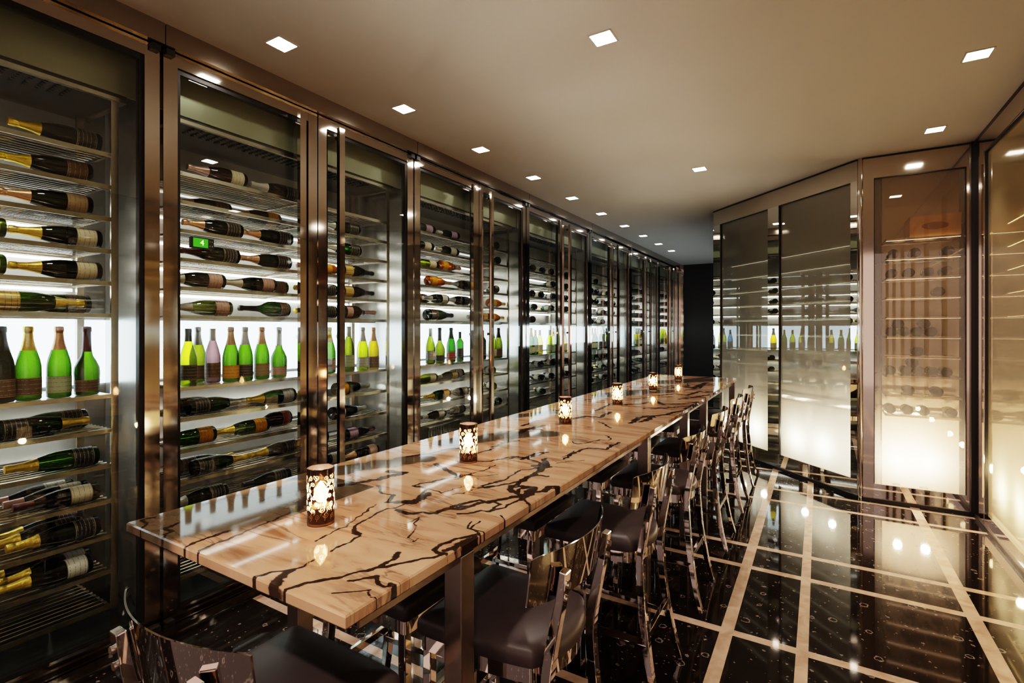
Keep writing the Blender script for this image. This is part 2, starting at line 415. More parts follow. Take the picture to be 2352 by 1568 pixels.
# ------------------------------------------------------------------ black marble floor with inlaid pale strips
def floor_mat():
    m, nt, out = nodes('black_fossil_marble')
    L = nt.links.new
    b = N(nt, 'ShaderNodeBsdfPrincipled'); b.inputs['Roughness'].default_value = .05; b.inputs['Specular IOR Level'].default_value = .75
    tc = N(nt, 'ShaderNodeTexCoord'); sx = N(nt, 'ShaderNodeSeparateXYZ'); L(tc.outputs['Object'], sx.inputs[0])
    mask = None
    def stripe(sock, c, w):
        nonlocal mask
        n = nt.nodes.new('ShaderNodeMath'); n.operation = 'COMPARE'
        L(sock, n.inputs[0]); n.inputs[1].default_value = c; n.inputs[2].default_value = w/2
        mask = n.outputs[0] if mask is None else math_node(nt, 'MAXIMUM', mask, n.outputs[0])
    for c, w in ((-.39,.06),(-.065,.05),(.69,.064)): stripe(sx.outputs[0], c, w)
    for c, w in ((1.69,.05),(2.0,.05),(2.706,.052),(3.507,.052),(3.855,.052),(4.98,.05),(5.33,.05),(6.05,.05),(7.2,.05),(7.55,.05),(8.7,.05),(9.9,.05),(10.25,.05)): stripe(sx.outputs[1], c, w)
    # pale fossil flecks
    wob = N(nt, 'ShaderNodeTexNoise'); wob.inputs['Scale'].default_value = 60; wob.inputs['Detail'].default_value = 2
    L(tc.outputs['Object'], wob.inputs['Vector'])
    wv = N(nt, 'ShaderNodeVectorMath', operation='SCALE'); L(wob.outputs['Color'], wv.inputs[0]); wv.inputs['Scale'].default_value = .022
    wa = N(nt, 'ShaderNodeVectorMath', operation='ADD'); L(tc.outputs['Object'], wa.inputs[0]); L(wv.outputs[0], wa.inputs[1])
    flecks = None
    for sc, r0, r1, keep in ((8, .05, .20, .5), (20, 0, .15, .72), (48, 0, .2, .86)):
        vo = N(nt, 'ShaderNodeTexVoronoi'); vo.inputs['Scale'].default_value = sc
        vo.voronoi_dimensions = '2D'
        L(wa.outputs[0], vo.inputs['Vector'])
        rgb = N(nt, 'ShaderNodeSeparateColor'); L(vo.outputs['Color'], rgb.inputs[0])
        on = math_node(nt, 'GREATER_THAN', rgb.outputs[0], keep)
        r = math_node(nt, 'MULTIPLY', rgb.outputs[1], r1)
        inside = math_node(nt, 'LESS_THAN', vo.outputs['Distance'], r)
        outside = math_node(nt, 'GREATER_THAN', vo.outputs['Distance'], math_node(nt, 'SUBTRACT', r, .05 if r0 else 1.0))
        f = math_node(nt, 'MULTIPLY', math_node(nt, 'MULTIPLY', inside, outside), on)
        flecks = f if flecks is None else math_node(nt, 'MAXIMUM', flecks, f)
    nz = N(nt, 'ShaderNodeTexNoise'); nz.inputs['Scale'].default_value = 9; nz.inputs['Detail'].default_value = 5; nz.inputs['Distortion'].default_value = 1
    mp = N(nt, 'ShaderNodeMapping'); mp.inputs['Scale'].default_value = (1, 1, 1); L(tc.outputs['Object'], mp.inputs[0]); L(mp.outputs[0], nz.inputs['Vector'])
    dark = N(nt, 'ShaderNodeMix', data_type='RGBA'); L(math_node(nt, 'MULTIPLY', flecks, .62), dark.inputs[0])
    dark.inputs[6].default_value = (.014, .009, .007, 1); dark.inputs[7].default_value = (.34, .29, .25, 1)
    pale = N(nt, 'ShaderNodeValToRGB'); pale.color_ramp.elements[0].position = .3; pale.color_ramp.elements[0].color = (.50, .34, .24, 1)
    pale.color_ramp.elements[1].position = .7; pale.color_ramp.elements[1].color = (.74, .56, .43, 1)
    L(nz.outputs['Fac'], pale.inputs[0])
    mx = N(nt, 'ShaderNodeMix', data_type='RGBA'); L(mask, mx.inputs[0]); L(dark.outputs[2], mx.inputs[6]); L(pale.outputs[0], mx.inputs[7])
    L(mx.outputs[2], b.inputs['Base Color']); L(b.outputs[0], out.inputs[0])
    return m
M['floor'] = floor_mat()

# ------------------------------------------------------------------ room shell
def structure(name, mb, mat): return tag(mb.build(name, mat), kind='structure')
structure('floor', MB().box((-3.7, -5.5, -.06), (2.0, 12.6, 0)), M['floor'])
structure('ceiling', MB().box((-3.7, -1.6, CEIL), (2.0, 12.6, CEIL+.06)), M['ceiling'])
structure('wall_left', MB().box((-3.62, -1.6, 0), (-3.56, 12.6, CEIL)), M['black_wall'])
structure('wall_back', MB().box((-3.7, 12.28, 0), (2.0, 12.36, CEIL)), M['black_wall'])
structure('wall_right', MB().box((1.75, -1.6, 0), (1.81, 12.3, CEIL)), M['black_wall'])
# corridor side beyond the angled cabinet
structure('wall_corridor', MB().box((-1.15, 6.95, 0), (-1.07, 12.28, CEIL)), M['black_wall'])
structure('fill_glow_panel', MB().box((-1.158, 7.3, 1.2), (-1.151, 11.8, 1.55)), M['panel'])  # unseen glowing panel, added to brighten the far ceiling
# metal fascia above the doors (with its seams) and the floor channel in front of them
fb = MB()
for k in range(NU):
    fb.box((-2.90, J0+PITCH*k+.002, 2.897), (-2.745, J0+PITCH*(k+1)-.002, CEIL))
structure('trim_1', fb, M['fascia'])
tb = MB().box((-2.86, -1.5, 0), (-2.66, 12.28, .010))
for x0, x1, z in ((-2.745,-2.725,.022), (-2.685,-2.66,.020)): tb.box((x0, -1.5, .009), (x1, 12.28, z))
structure('trim_2', tb, M['steel'])
structure('trim_3', MB().box((-2.86, 12.23, 0), (-2.70, 12.28, CEIL)), M['steel'])

# ------------------------------------------------------------------ ceiling downlights
ORD = ['first','second','third','fourth','fifth','sixth','seventh','eighth','ninth','tenth','eleventh','twelfth','thirteenth','fourteenth','fifteenth']
M['down'] = emis('downlight_glow', (1, .86, .66), 26)
fr = MB(); w = .062
for a, b in (((-w,-w,-.004),(w,-w+.008,.004)), ((-w,w-.008,-.004),(w,w,.004)), ((-w,-w,-.004),(-w+.008,w,.004)), ((w-.008,-w,-.004),(w,w,.004))): fr.box(a, b)
fr_me = fr.mesh('frame', M['ceiling'])
ds_me = MB().quad((-.054,-.054,0), (-.054,.054,0), (.054,.054,0), (.054,-.054,0)).mesh('diffuser', M['down'])
LIGHTS = []
def spot(x, y, z, e, size=75, blend=.6, col=(1,.80,.61), r=.05):
    l = D.lights.new('spot', 'SPOT'); l.energy = e; l.spot_size = math.radians(size); l.spot_blend = blend; l.color = col; l.shadow_soft_size = r
    o = link('spot_lamp', l, None, (x, y, z)); return o
def downlight(x, y, label, e, group=None):
    o = empty('downlight', (x, y, CEIL-.001), 0, label, 'ceiling light', group)
    link('frame', fr_me, o); link('diffuser', ds_me, o, (0, 0, -.002))
    spot(x, y, CEIL-.03, e)
for n in range(-2, 10):
    if n >= 0: lab = 'square recessed downlight above the wine wall, %s in its row from the near end' % ORD[n]
    else: lab = 'square recessed downlight above the wine wall behind the camera, number %s' % ('one' if n == -1 else 'two')
    if n < 0:
        spot(-2.418, 1.656+.918*n, CEIL-.03, 16); continue
    downlight(-2.418, 1.656+.918*n, lab, 16, 'downlights along the wine wall')
downlight(-.95, 2.48, 'large square downlight alone in the mid ceiling over the near table', 34)
downlight(-.955, 4.98, 'square downlight alone in the mid ceiling over the far table', 34)
downlight(.746, 3.69, 'nearer square downlight over the aisle by the amber glass wall', 30)
downlight(.75, 4.91, 'farther square downlight over the aisle before the frosted cabinet', 30)

# ------------------------------------------------------------------ dining table
table = empty('dining_table', ((TX0+TX1)/2, (TY0+TY1)/2, 0), 0, 'long counter-height dining table with black-veined cream marble top on steel legs', 'table')
cx, cy = table.location.x, table.location.y
xs = np.linspace(TX0, TX1, 240)
ys = np.concatenate([np.linspace(TY0, 2.5, 560), np.linspace(2.5, TY1, 420)[1:]])
gx, gy = np.meshgrid(xs, ys)
px, py = gx.ravel(), gy.ravel()
nx, ny = len(xs), len(ys)
top = np.stack([px-cx, py-cy, np.full(len(px), TT)], 1)
idx = np.arange(nx*ny).reshape(ny, nx)
faces = np.stack([idx[:-1,:-1], idx[:-1,1:], idx[1:,1:], idx[1:,:-1]], -1).reshape(-1, 4)
# skirt
ring = np.concatenate([idx[0,:], idx[1:,-1], idx[-1,-2::-1], idx[-2:0:-1,0]])
dx = np.sign(top[ring,0])*(np.isclose(np.abs(top[ring,0]), (TX1-TX0)/2)); dy = np.sign(top[ring,1])*(np.isclose(np.abs(top[ring,1]), (TY1-TY0)/2))
off = np.stack([dx, dy], 1)
base = nx*ny; R = len(ring)
rows = []; prev = ring
allv = [top]; allf = [faces]
for k, (o_, z) in enumerate(((.003, TT-.004), (.003, TT-.024), (0, TT-.028))):
    v = top[ring].copy(); v[:, :2] += off*o_; v[:, 2] = z
    allv.append(v); cur = base + k*R + np.arange(R)
    allf.append(np.stack([prev, cur, np.roll(cur, -1), np.roll(prev, -1)], 1)); prev = cur
V = np.concatenate(allv); F = np.concatenate(allf)
me = D.meshes.new('table_top')
me.from_pydata(V.tolist(), [], F.tolist() + [list(prev[::-1])])
rng = random.Random(11)
fill = []
for _ in range(46):      # further random veins towards the far end
    x = rng.uniform(TX0, TX1); y = rng.uniform(3.2, TY1); a = math.radians(rng.uniform(35, 75)); pts = []
    for i in range(rng.randint(4, 9)):
        pts.append((x, y)); a += rng.uniform(-.6, .6); a = a*.8 + math.radians(56)*.2
        l = rng.uniform(.05, .13); x += l*math.cos(a); y += l*math.sin(a)
    fill.append((rng.uniform(.006, .02), pts))
vein = seg_dist(V[:,0]+cx, V[:,1]+cy, [(w_*.88, p_) for w_, p_ in VEINS + fill], .0045)
CLOUD = [(.13, [(-1.66,.66),(-1.60,.70),(-1.53,.76),(-1.47,.90),(-1.42,1.06),(-1.38,1.16)]), (.05, [(-1.62,1.2),(-1.5,1.45),(-1.4,1.62)]), (.06, [(-1.5,1.9),(-1.35,2.2),(-1.2,2.35)]), (.05, [(-1.6,2.7),(-1.45,3.0)]), (.09, [(-1.5,3.9),(-1.3,4.3),(-1.1,4.5)]), (.10, [(-1.4,5.1),(-1.1,5.5),(-.9,5.8)])]
cloud = seg_dist(V[:,0]+cx, V[:,1]+cy, CLOUD, .012)
at = me.attributes.new('vein', 'FLOAT', 'POINT'); at.data.foreach_set('value', vein.astype(np.float32))
at = me.attributes.new('cloud', 'FLOAT', 'POINT'); at.data.foreach_set('value', cloud.astype(np.float32))
me.materials.append(M['marble']); me.update()
o = link('tabletop', me, table)
o['label'] = 'polished cream marble slab with dark branching veins'
fr = MB()
zf0, zf1 = TT-.056, TT-.0285
for x in (-1.43, -.80):
    fr.box((x-.018-cx, TY0+.05-cy, zf0), (x+.018-cx, TY1-.05-cy, zf1))
for y in (TY0+.05, 2.66, 3.6, 4.26, TY1-.09):
    fr.box((-1.43-cx, y-cy, zf0+.002), (-.79-cx, y+.04-cy, zf1-.002))
fr.build('under_frame', M['leg_steel'], table)
for y in (1.045, 2.66, 3.60, 4.28, 5.85):
    for x in (-1.43, -.79):
        MB().box((x-.028-cx, y-.028-cy, 0), (x+.028-cx, y+.028-cy, zf1-.001)).build('leg', M['leg_steel'], table, .003)

# ------------------------------------------------------------------ candle holders
def candle_mat():
    m, nt, out = nodes('etched_brown_glass')
    L = nt.links.new
    at = N(nt, 'ShaderNodeAttribute', attribute_name='scroll')
    k = N(nt, 'ShaderNodeMapRange', interpolation_type='SMOOTHSTEP'); k.inputs['From Min'].default_value = .35; k.inputs['From Max'].default_value = .6
    L(at.outputs['Fac'], k.inputs['Value'])
    dk = N(nt, 'ShaderNodeBsdfPrincipled'); dk.inputs['Base Color'].default_value = (.016, .008, .005, 1); dk.inputs['Roughness'].default_value = .12
    td = N(nt, 'ShaderNodeBsdfTransparent'); td.inputs[0].default_value = (.85, .55, .32, 1)
    d = N(nt, 'ShaderNodeMixShader'); d.inputs[0].default_value = .12; L(dk.outputs[0], d.inputs[1]); L(td.outputs[0], d.inputs[2])
    tl = N(nt, 'ShaderNodeBsdfTranslucent'); tl.inputs[0].default_value = (1, .76, .42, 1)
    tr = N(nt, 'ShaderNodeBsdfTransparent'); tr.inputs[0].default_value = (1, .93, .80, 1)
    s = N(nt, 'ShaderNodeMixShader'); s.inputs[0].default_value = .35; L(tl.outputs[0], s.inputs[1]); L(tr.outputs[0], s.inputs[2])
    a = N(nt, 'ShaderNodeMixShader'); L(k.outputs[0], a.inputs[0]); L(d.outputs[0], a.inputs[1]); L(s.outputs[0], a.inputs[2])
    L(a.outputs[0], out.inputs[0]); return m
M['candle_glass'] = candle_mat()
def candle_mesh():
    r, h = .0365, .155
    nu, nv = 300, 190
    mb = MB(); mb.lathe([(r, h*i/nv) for i in range(nv+1)] + [(r-.0015, h+.001), (r-.003, h), (r-.003, .006)], nu)
    me = mb.mesh('candle_holder', M['candle_glass'])
    co = np.array(mb.v); th = np.arctan2(co[:,1], co[:,0]) % (2*PI)
    a = th*r; z = co[:,2]; W = 2*PI*r
    rg = random.Random(5); polys = []
    def spiral(ca, cz, R, turns, ph, s):
        return [(ca + R*(1-.82*i/26)*math.cos(ph+s*turns*2*PI*i/26), cz + R*(1-.82*i/26)*math.sin(ph+s*turns*2*PI*i/26)) for i in range(27)]
    for row, zc in enumerate((.028, .046, .064, .082, .100, .118, .134)):
        for i in range(11):
            ca = W*(i+.5*(row % 2))/11 + rg.uniform(-.003, .003); cz = zc + rg.uniform(-.004, .004)
            R = rg.uniform(.0055, .0085); s = rg.choice((-1, 1)); ph = rg.uniform(0, 6.28)
            p = spiral(ca, cz, R, 1.5, ph, s)
            x0, y0 = p[0]
            tail = [(x0 + rg.uniform(.004,.010)*math.sin(t*2.4)*s, y0 - .016*t) for t in (1, .75, .5, .25)]
            polys.append((rg.uniform(.0006, .0010), tail + p))
    full = []
    for w, p in polys:
        for sh in (-W, 0, W): full.append((w, [(x+sh, y) for x, y in p]))
    val = seg_dist(a, z, full)
    outer = np.arange(len(co)) < (nv+1)*nu
    val = np.where(outer & (z > .016) & (z < h-.012), val, 0)
    # seam duplicate handled by the periodic copies
    at = me.attributes.new('scroll', 'FLOAT', 'POINT'); at.data.foreach_set('value', val.astype(np.float32))
    return me
cm = candle_mesh()
wax_me = MB().lathe([(0,.004),(.031,.004),(.031,.048),(.026,.051),(0,.050)], 24).mesh('candle', M['wax'])
fl_me = MB().lathe([(0,.056),(.011,.061),(.0185,.074),(.0175,.090),(.010,.106),(0,.118)], 12).mesh('flame', M['flame'])
CANDLES = [(-1.186,.932),(-1.2176,1.671),(-1.227,2.611),(-1.2195,3.46),(-1.245,4.456),(-1.272,5.51)]
cl = ['lit candle in scroll-etched brown glass at the near end of the marble table',
      'lit candle in brown etched glass, second along the table from the near end',
      'lit candle in brown etched glass, third along the marble table',
      'lit candle in brown etched glass, fourth along the marble table',
      'lit candle in brown etched glass, last but one before the dark wall',
      'lit candle in brown etched glass at the far end of the marble table']
for (x, y), lab in zip(CANDLES, cl):
    o = link('candle_holder', cm, None, (x, y, TT+.0005)); o.rotation_euler.z = random.uniform(0, 6)
    tag(o, lab, 'candle holder', 'candle holders along the table')
    link('candle', wax_me, o); link('flame', fl_me, o)
    l = D.lights.new('candle_light', 'POINT'); l.energy = 120; l.color = (1, .70, .40); l.shadow_soft_size = .012
    link('candle_light', l, None, (x, y, TT+.088))

# ------------------------------------------------------------------ bar stools
def smooth_pts(pts, n=6, closed=False):
    out = []; m = len(pts)
    rngi = range(m) if closed else range(m-1)
    for i in rngi:
        p0, p1, p2, p3 = (Vector(pts[(i+k) % m]) if closed else Vector(pts[min(max(i+k, 0), m-1)]) for k in (-1, 0, 1, 2))
        for j in range(n):
            t = j/n
            out.append(tuple(.5*((2*p1) + (p2-p0)*t + (2*p0-5*p1+4*p2-p3)*t*t + (3*p1-p0-3*p2+p3)*t**3)))
    if not closed: out.append(tuple(pts[-1]))
    return out
def make_stool():
    root = empty('bar_stool', (0,0,0))
    half = [(0,.212),(.10,.212),(.180,.210),(.203,.204),(.208,.180),(.204,.06),(.192,-.06),(.176,-.150),(.160,-.178),(.085,-.212)]
    outl = half + [(0,-.226)] + [(-x, y) for x, y in reversed(half[1:])]
    ol = smooth_pts([(x, y, 0) for x, y in outl], 4, True)
    mb = MB(); n = len(ol)
    rings = [(.95,.592),(.99,.595),(1.0,.604),(1.0,.622),(.988,.634),(.955,.643),(.86,.653),(.6,.663),(.3,.668)]
    for s, z in rings:
        for x, y, _ in ol: mb.v.append((x*s, y*s, z))
    for i in range(len(rings)-1):
        for k in range(n):
            k2 = (k+1) % n
            mb.f.append((i*n+k2, i*n+k, (i+1)*n+k, (i+1)*n+k2)); mb.sm.append(True)
    mb.v.append((0,0,.6685)); c = len(mb.v)-1
    for k in range(n): mb.f.append(((len(rings)-1)*n+(k+1) % n, (len(rings)-1)*n+k, c)); mb.sm.append(True)
    mb.f.append(tuple(k for k in range(n))); mb.sm.append(False)
    o = mb.build('seat', M['leather'], root); o['label'] = 'black leather seat cushion'
    # chrome apron below the cushion
    ap = MB(); ins = []
    for x, y, _ in ol: ins.append((x*.95, y*.95))
    m = len(ins); inn = [(x*.9, y*.9) for x, y in ins]
    ap.v = [(x, y, .548) for x, y in ins] + [(x, y, .593) for x, y in ins] + [(x, y, .548) for x, y in inn] + [(x, y, .593) for x, y in inn]
    for k in range(m):
        j = (k+1) % m
        ap.f += [(j, k, m+k, m+j), (2*m+k, 2*m+j, 3*m+j, 3*m+k), (m+j, m+k, 3*m+k, 3*m+j), (k, j, 2*m+j, 2*m+k)]; ap.sm += [True, True, False, False]
    ap.build('seat_frame', M['chrome'], root)
    for s in (-1, 1):
        mb = MB().bar((s*.182, .182, 0), (s*.178, .176, .55), .030, .030)
        mb.build('leg', M['chrome'], root, .003)
    yz = [(-.290,0),(-.252,.14),(-.222,.32),(-.208,.48),(-.206,.58),(-.226,.70),(-.245,.79),(-.256,.872)]
    sp = smooth_pts([(0, y, z) for y, z in yz], 5)
    for s in (-1, 1):
        mb = MB(); k = len(sp)
        for i, (_, y, z) in enumerate(sp):
            f = z/.872
            xx = s*(.190 - .040*math.sin(min(f/.64, 1)*PI/2))
            d = Vector(sp[min(i+1, k-1)]) - Vector(sp[max(i-1, 0)]); d.normalize(); nrm = Vector((0, d.z, -d.y))
            w, t = .034, (.020 + .012*math.sin(f*PI))
            for a, b in ((-1,-1),(1,-1),(1,1),(-1,1)):
                p = Vector((xx + a*w/2, y, z)) + nrm*(b*t/2); mb.v.append(tuple(p))
        for i in range(k-1):
            for a in range(4):
                b = (a+1) % 4; mb.f.append((i*4+a, i*4+b, (i+1)*4+b, (i+1)*4+a)); mb.sm.append(False)
        mb.f += [(3,2,1,0), tuple((k-1)*4+a for a in range(4))]; mb.sm += [False, False]
        leg = mb.build('leg', M['chrome'], root, .003)
        for z, y in ((.800,-.2590),(.836,-.2640)):
            MB().tube([(s*.150, y+.010, z), (s*.150, y-.006, z)], .0085, 12).build('bolt', M['steel_side'], leg)
    # curved back plate
    mb = MB(); nu_, nz_ = 28, 4; t = .004
    for lay in (0, 1):
        for j in range(nz_+1):
            f = j/nz_; z = .788 + .135*f
            for i in range(nu_+1):
                u = -1 + 2*i/nu_
                x = .237*u*(1 - .03*(1-f)); y = -.262 + .066*abs(u)**2.0 - .020*f + .010 + (t if lay else 0)
                zz = z + (.006*(1-u*u) if j == nz_ else 0)
                if abs(u) > .93 and j in (0, nz_): zz += (-.004 if j else .004)
                mb.v.append((x, y, zz))
    st = nu_+1; L0 = st*(nz_+1)
    for j in range(nz_):
        for i in range(nu_):
            a = j*st+i
            mb.f += [(a, a+1, a+1+st, a+st), (L0+a, L0+a+st, L0+a+st+1, L0+a+1)]; mb.sm += [True, True]
    for i in range(nu_):
        a = nz_*st+i
        mb.f += [(a, a+1, L0+a+1, L0+a), (i+1, i, L0+i, L0+i+1)]; mb.sm += [False, False]
    for j in range(nz_):
        a = j*st; b = a+nu_
        mb.f += [(a, a+st, L0+a+st, L0+a), (b+st, b, L0+b, L0+b+st)]; mb.sm += [False, False]
    o = mb.build('backrest', M['chrome'], root); o['label'] = 'curved mirror-polished back plate'
    for s in (-1, 1):
        MB().bar((s*.180, .176, .235), (s*.158, -.236, .235), .048, .022).build('stretcher', M['chrome'], root, .002)
    MB().bar((-.182, .182, .295), (.182, .182, .295), .045, .022).build('foot_rest', M['chrome'], root, .002)
    MB().bar((-.158, -.232, .270), (.158, -.232, .270), .018, .030).build('stretcher', M['chrome'], root, .002)
    return root
stool0 = make_stool()
SY = [1.35, 2.17, 3.00, 3.86, 4.70, 5.50]
spots = [(-1.10, .735, 0, 'chrome bar stool with black leather seat at the near head of the marble table')]
desc = ['nearest stool along the aisle side, behind the first steel table leg', 'second stool along the aisle side of the table', 'third stool along the aisle side, behind the second table leg',
        'fourth stool along the aisle side of the table', 'fifth stool along the aisle side of the table', 'last stool along the aisle side, by the far table end']
for i, y in enumerate(SY):
    spots.append((-.82, y, PI/2, 'chrome and black leather ' + desc[i]))
for i, y in enumerate(SY[:5]):
    spots.append((-1.292, y+.02, -PI/2, 'chrome bar stool tucked under the wine-wall side, facing the %s aisle stool' % ORD[i]))
for i, (x, y, rz, lab) in enumerate(spots):
    o = stool0 if i == 0 else copy_tree(stool0)
    o.location = (x, y, 0); o.rotation_euler = (0, 0, rz)
    tag(o, lab, 'stool', 'chrome bar stools around the table')

# ------------------------------------------------------------------ wine wall: seven two-door cabinets
UP = [1.575, 1.73, 1.885, 2.04, 2.195, 2.35]        # rack heights above the lit niche
NICHE = 1.186
LOW = [1.02, .85, .68, .51, .34, .17]
RX0, RX1 = -3.36, -2.93                             # rack depth
BACKX = -3.42
strip_lv = {1.73: 12, 1.885: 11, 2.04: 7, 2.195: 3.5, 2.35: .8, 1.02: 10, .85: 3.5, .68: .4}
strip_m = {k: emis('light_strip_%d' % round(k*1000), (1, .95, .84), v) for k, v in strip_lv.items()}
RL0, RL1 = .155, PITCH-.155                         # rack run inside one cabinet
def wire_rack():
    mb = MB()
    mb.box((RX1-.012, RL0, -.022), (RX1, RL1, -.001))
    mb.box((RX0, RL0, -.018), (RX0+.012, RL1, -.001))
    for y in (RL0, (RL0+RL1)/2, RL1-.012): mb.box((RX0, y, -.016), (RX1, y+.012, -.005))
    return mb
def wires():
    mb = MB()
    for i in range(1, 10):
        x = RX1-.012 - i*(RX1-RX0-.024)/10
        mb.rod((x, RL0, -.0035), (x, RL1, -.0035), .0035, 6)
    return mb
rack_me = wire_rack().mesh('wire_rack', M['rackbar']); wires_me = wires().mesh('wires', M['rod'])
niche_me = MB().box((RX0, RL0, -.020), (RX1, RL1, -.001)).mesh('niche_shelf', M['steel_side'])
ntop_me = MB().box((RX0, RL0, -.030), (RX1-.02, RL1-.10, -.020)).mesh('niche_canopy', M['steel_side'])
post_mb = MB()
for y in (RL0-.03, RL1):
    post_mb.box((RX1-.012, y, .02), (RX1, y+.03, 2.66))
    post_mb.box((RX0, y, .02), (RX0+.03, y+.03, 2.66))
post_me = post_mb.mesh('rack_posts', M['rackbar'])
back_me = MB().box((BACKX-.02, .0115, .0), (BACKX, PITCH-.0005, 2.9)).mesh('back_panel', M['back'])
lp_me = MB().box((BACKX+.002, .013, 1.20), (BACKX+.010, PITCH-.002, 1.548)).mesh('light_panel', M['panel'])
side_me = MB().box((BACKX+.0005, .0, 0), (-2.84, .011, 2.9)).mesh('side_panel', M['side_steel'])
base_me = MB().box((BACKX, .012, .0), (-2.84, PITCH-.012, .06)).mesh('base_panel', M['plenum'])
pl = MB().box((BACKX, RL0-.06, 2.625), (RX1+.01, RL1+.06, 2.66))
for i in range(5):
    x = RX1-.05-i*.03
    for k in range(30):
        y = RL0+.1 + k*(RL1-RL0-.2)/30
        pl.box((x-.018, y, 2.615), (x, y+.012, 2.627))
plen_me = pl.mesh('vent_panel', M['plenum'])
plf_me = MB().box((RX1-.01, RL0-.06, 2.606), (RX1+.012, RL1+.06, 2.625)).box((RX0, RL1+.035, 2.606), (RX1, RL1+.06, 2.625)).mesh('vent_frame', M['rackbar'])
M['olive'] = P('olive_panel', (.36,.36,.27), .35, .3)
top_me = MB().box((RX1+.004, .012, 2.64), (RX1+.018, PITCH-.012, 2.895)).mesh('top_panel', M['olive'])
strip_me = {}
for z, m in strip_m.items():
    strip_me[z] = MB().box((RX0-.012, RL0+.01, -.034), (RX0-.002, RL1-.01, -.022)).mesh('light_strip', m)
DW = PITCH/2
def door_frame():
    """mirror-polished door frame, local y 0..DW from the hinge"""
    mb = MB(); x0, x1 = WX-.04, WX
    zt, zb = 2.892, .014
    a, b = .008, DW-.004
    mb.box((x0, a, zb), (x1, a+.066, zt)); mb.box((x0, b-.066, zb), (x1, b, zt))
    mb.box((x0, a+.066, 2.825), (x1-.0008, b-.066, zt)); mb.box((x0, a+.066, zb), (x1-.0008, b-.066, .085))
    return mb
def gasket():
    mb = MB(); x0, x1 = WX-.046, WX-.012; a, b = .074, DW-.07; w = .018
    mb.box((x0, a, .085), (x1, a+w, 2.825)); mb.box((x0, b-w, .085), (x1, b, 2.825))
    mb.box((x0, a+w, 2.80), (x1, b-w, 2.825)); mb.box((x0, a+w, .085), (x1, b-w, .10))
    return mb
def pane():
    return MB().quad((WX-.02, .078, .088), (WX-.02, DW-.074, .088), (WX-.02, DW-.074, 2.822), (WX-.02, .078, 2.822))
def handle():
    mb = MB(); y = DW-.15
    mb.box((WX+.030, y-.022, .06), (WX+.058, y+.022, 2.84))
    for z in (.12, 1.45, 2.78): mb.box((WX-.001, y-.012, z-.012), (WX+.031, y+.012, z+.012))
    return mb
def hinge():
    return MB().box((WX-.002, .012, 0), (WX+.022, .052, .032))
def mirror(mb):
    mb.v = [(x, -y, z) for x, y, z in mb.v]; mb.f = [tuple(reversed(f)) for f in mb.f]; return mb
door_me = {}
for side in (0, 1):
    f = mirror if side else (lambda q: q)
    door_me[side] = (f(door_frame()).mesh('door', M['steel']), f(gasket()).mesh('gasket', M['gasket']), f(pane()).mesh('glass_pane', M['glass']),
                     f(handle()).mesh('pull_handle', M['steel']), f(hinge()).mesh('hinge', M['gasket']))
for k in range(NU):
    j = J0 + PITCH*k
    where = ['nearest the camera, its bottom rack empty', 'second along the wall, beside the near table end',
             'third along the wall, orange bottles in upper racks', 'fourth along the wall, beside the third candle', 'fifth along the wall, beside the fourth candle', 'sixth along the wall, before the last one',
             'last along the wall, next to the dark end wall'][k]
    c = empty('wine_cabinet', (0, j, 0), 0, 'steel and glass wine cabinet, ' + where, 'wine cabinet', 'wine cabinets along the long wall')
    for i, z in enumerate(UP + LOW):
        r = link('wire_rack', rack_me, c, (0, 0, z)); link('wires', wires_me, r)
    link('niche_shelf', niche_me, c, (0, 0, NICHE)); link('niche_canopy', ntop_me, c, (0, 0, 1.575))
    link('rack_posts', post_me, c); link('back_panel', back_me, c); o = link('light_panel', lp_me, c); o['label'] = 'glowing white back panel of the niche'
    link('side_panel', side_me, c); link('base_panel', base_me, c); v = link('vent_panel', plen_me, c); link('vent_frame', plf_me, v); link('top_panel', top_me, c)
    for z in strip_m: link('light_strip', strip_me[z], c, (0, 0, z))
    for s in (0, 1):
        d, g, p_, h, hg = door_me[s]
        dd = link('door', d, c, (0, PITCH if s else 0, 0))
        link('gasket', g, dd); link('glass_pane', p_, dd); link('pull_handle', h, dd); link('hinge', hg, dd, (0, 0, 2.862)); link('hinge', hg, dd, (0, 0, .010))
link('side_panel', side_me, c, (0, PITCH, 0))

# small thermostat hanging below the fourth rack of the second cabinet
t = empty('thermostat', (RX1-.004, 1.50, 1.972), 0, 'small black thermostat with green lit digit under a rack, second glass door', 'thermostat')
MB().box((0,-.05,-.030), (.03,.07,.030)).build('case', M['case'], t, .003)
s_ = MB().box((.0295,-.042,-.024), (.0312,.036,.024)).build('screen', M['green_glass'], t)
cu = D.curves.new('digit', 'FONT'); cu.body = '4'; cu.size = .042; cu.align_x = 'CENTER'; cu.align_y = 'CENTER'; cu.materials.append(M['green_led'])
tmp = link('digit_text', cu); bpy.context.view_layer.update()
dme = D.meshes.new_from_object(tmp.evaluated_get(bpy.context.evaluated_depsgraph_get())); D.objects.remove(tmp); D.curves.remove(cu)
dg = link('digit', dme, s_, (.0322, .004, 0)); dg.rotation_euler = (PI/2, 0, PI/2)
if not dme.materials: dme.materials.append(M['green_led'])
for y in (.046, .058):
    for z in (-.012, .012): MB().box((.0298, y-.003, z-.003), (.032, y+.003, z+.003)).build('button', M['steel_side'], t)

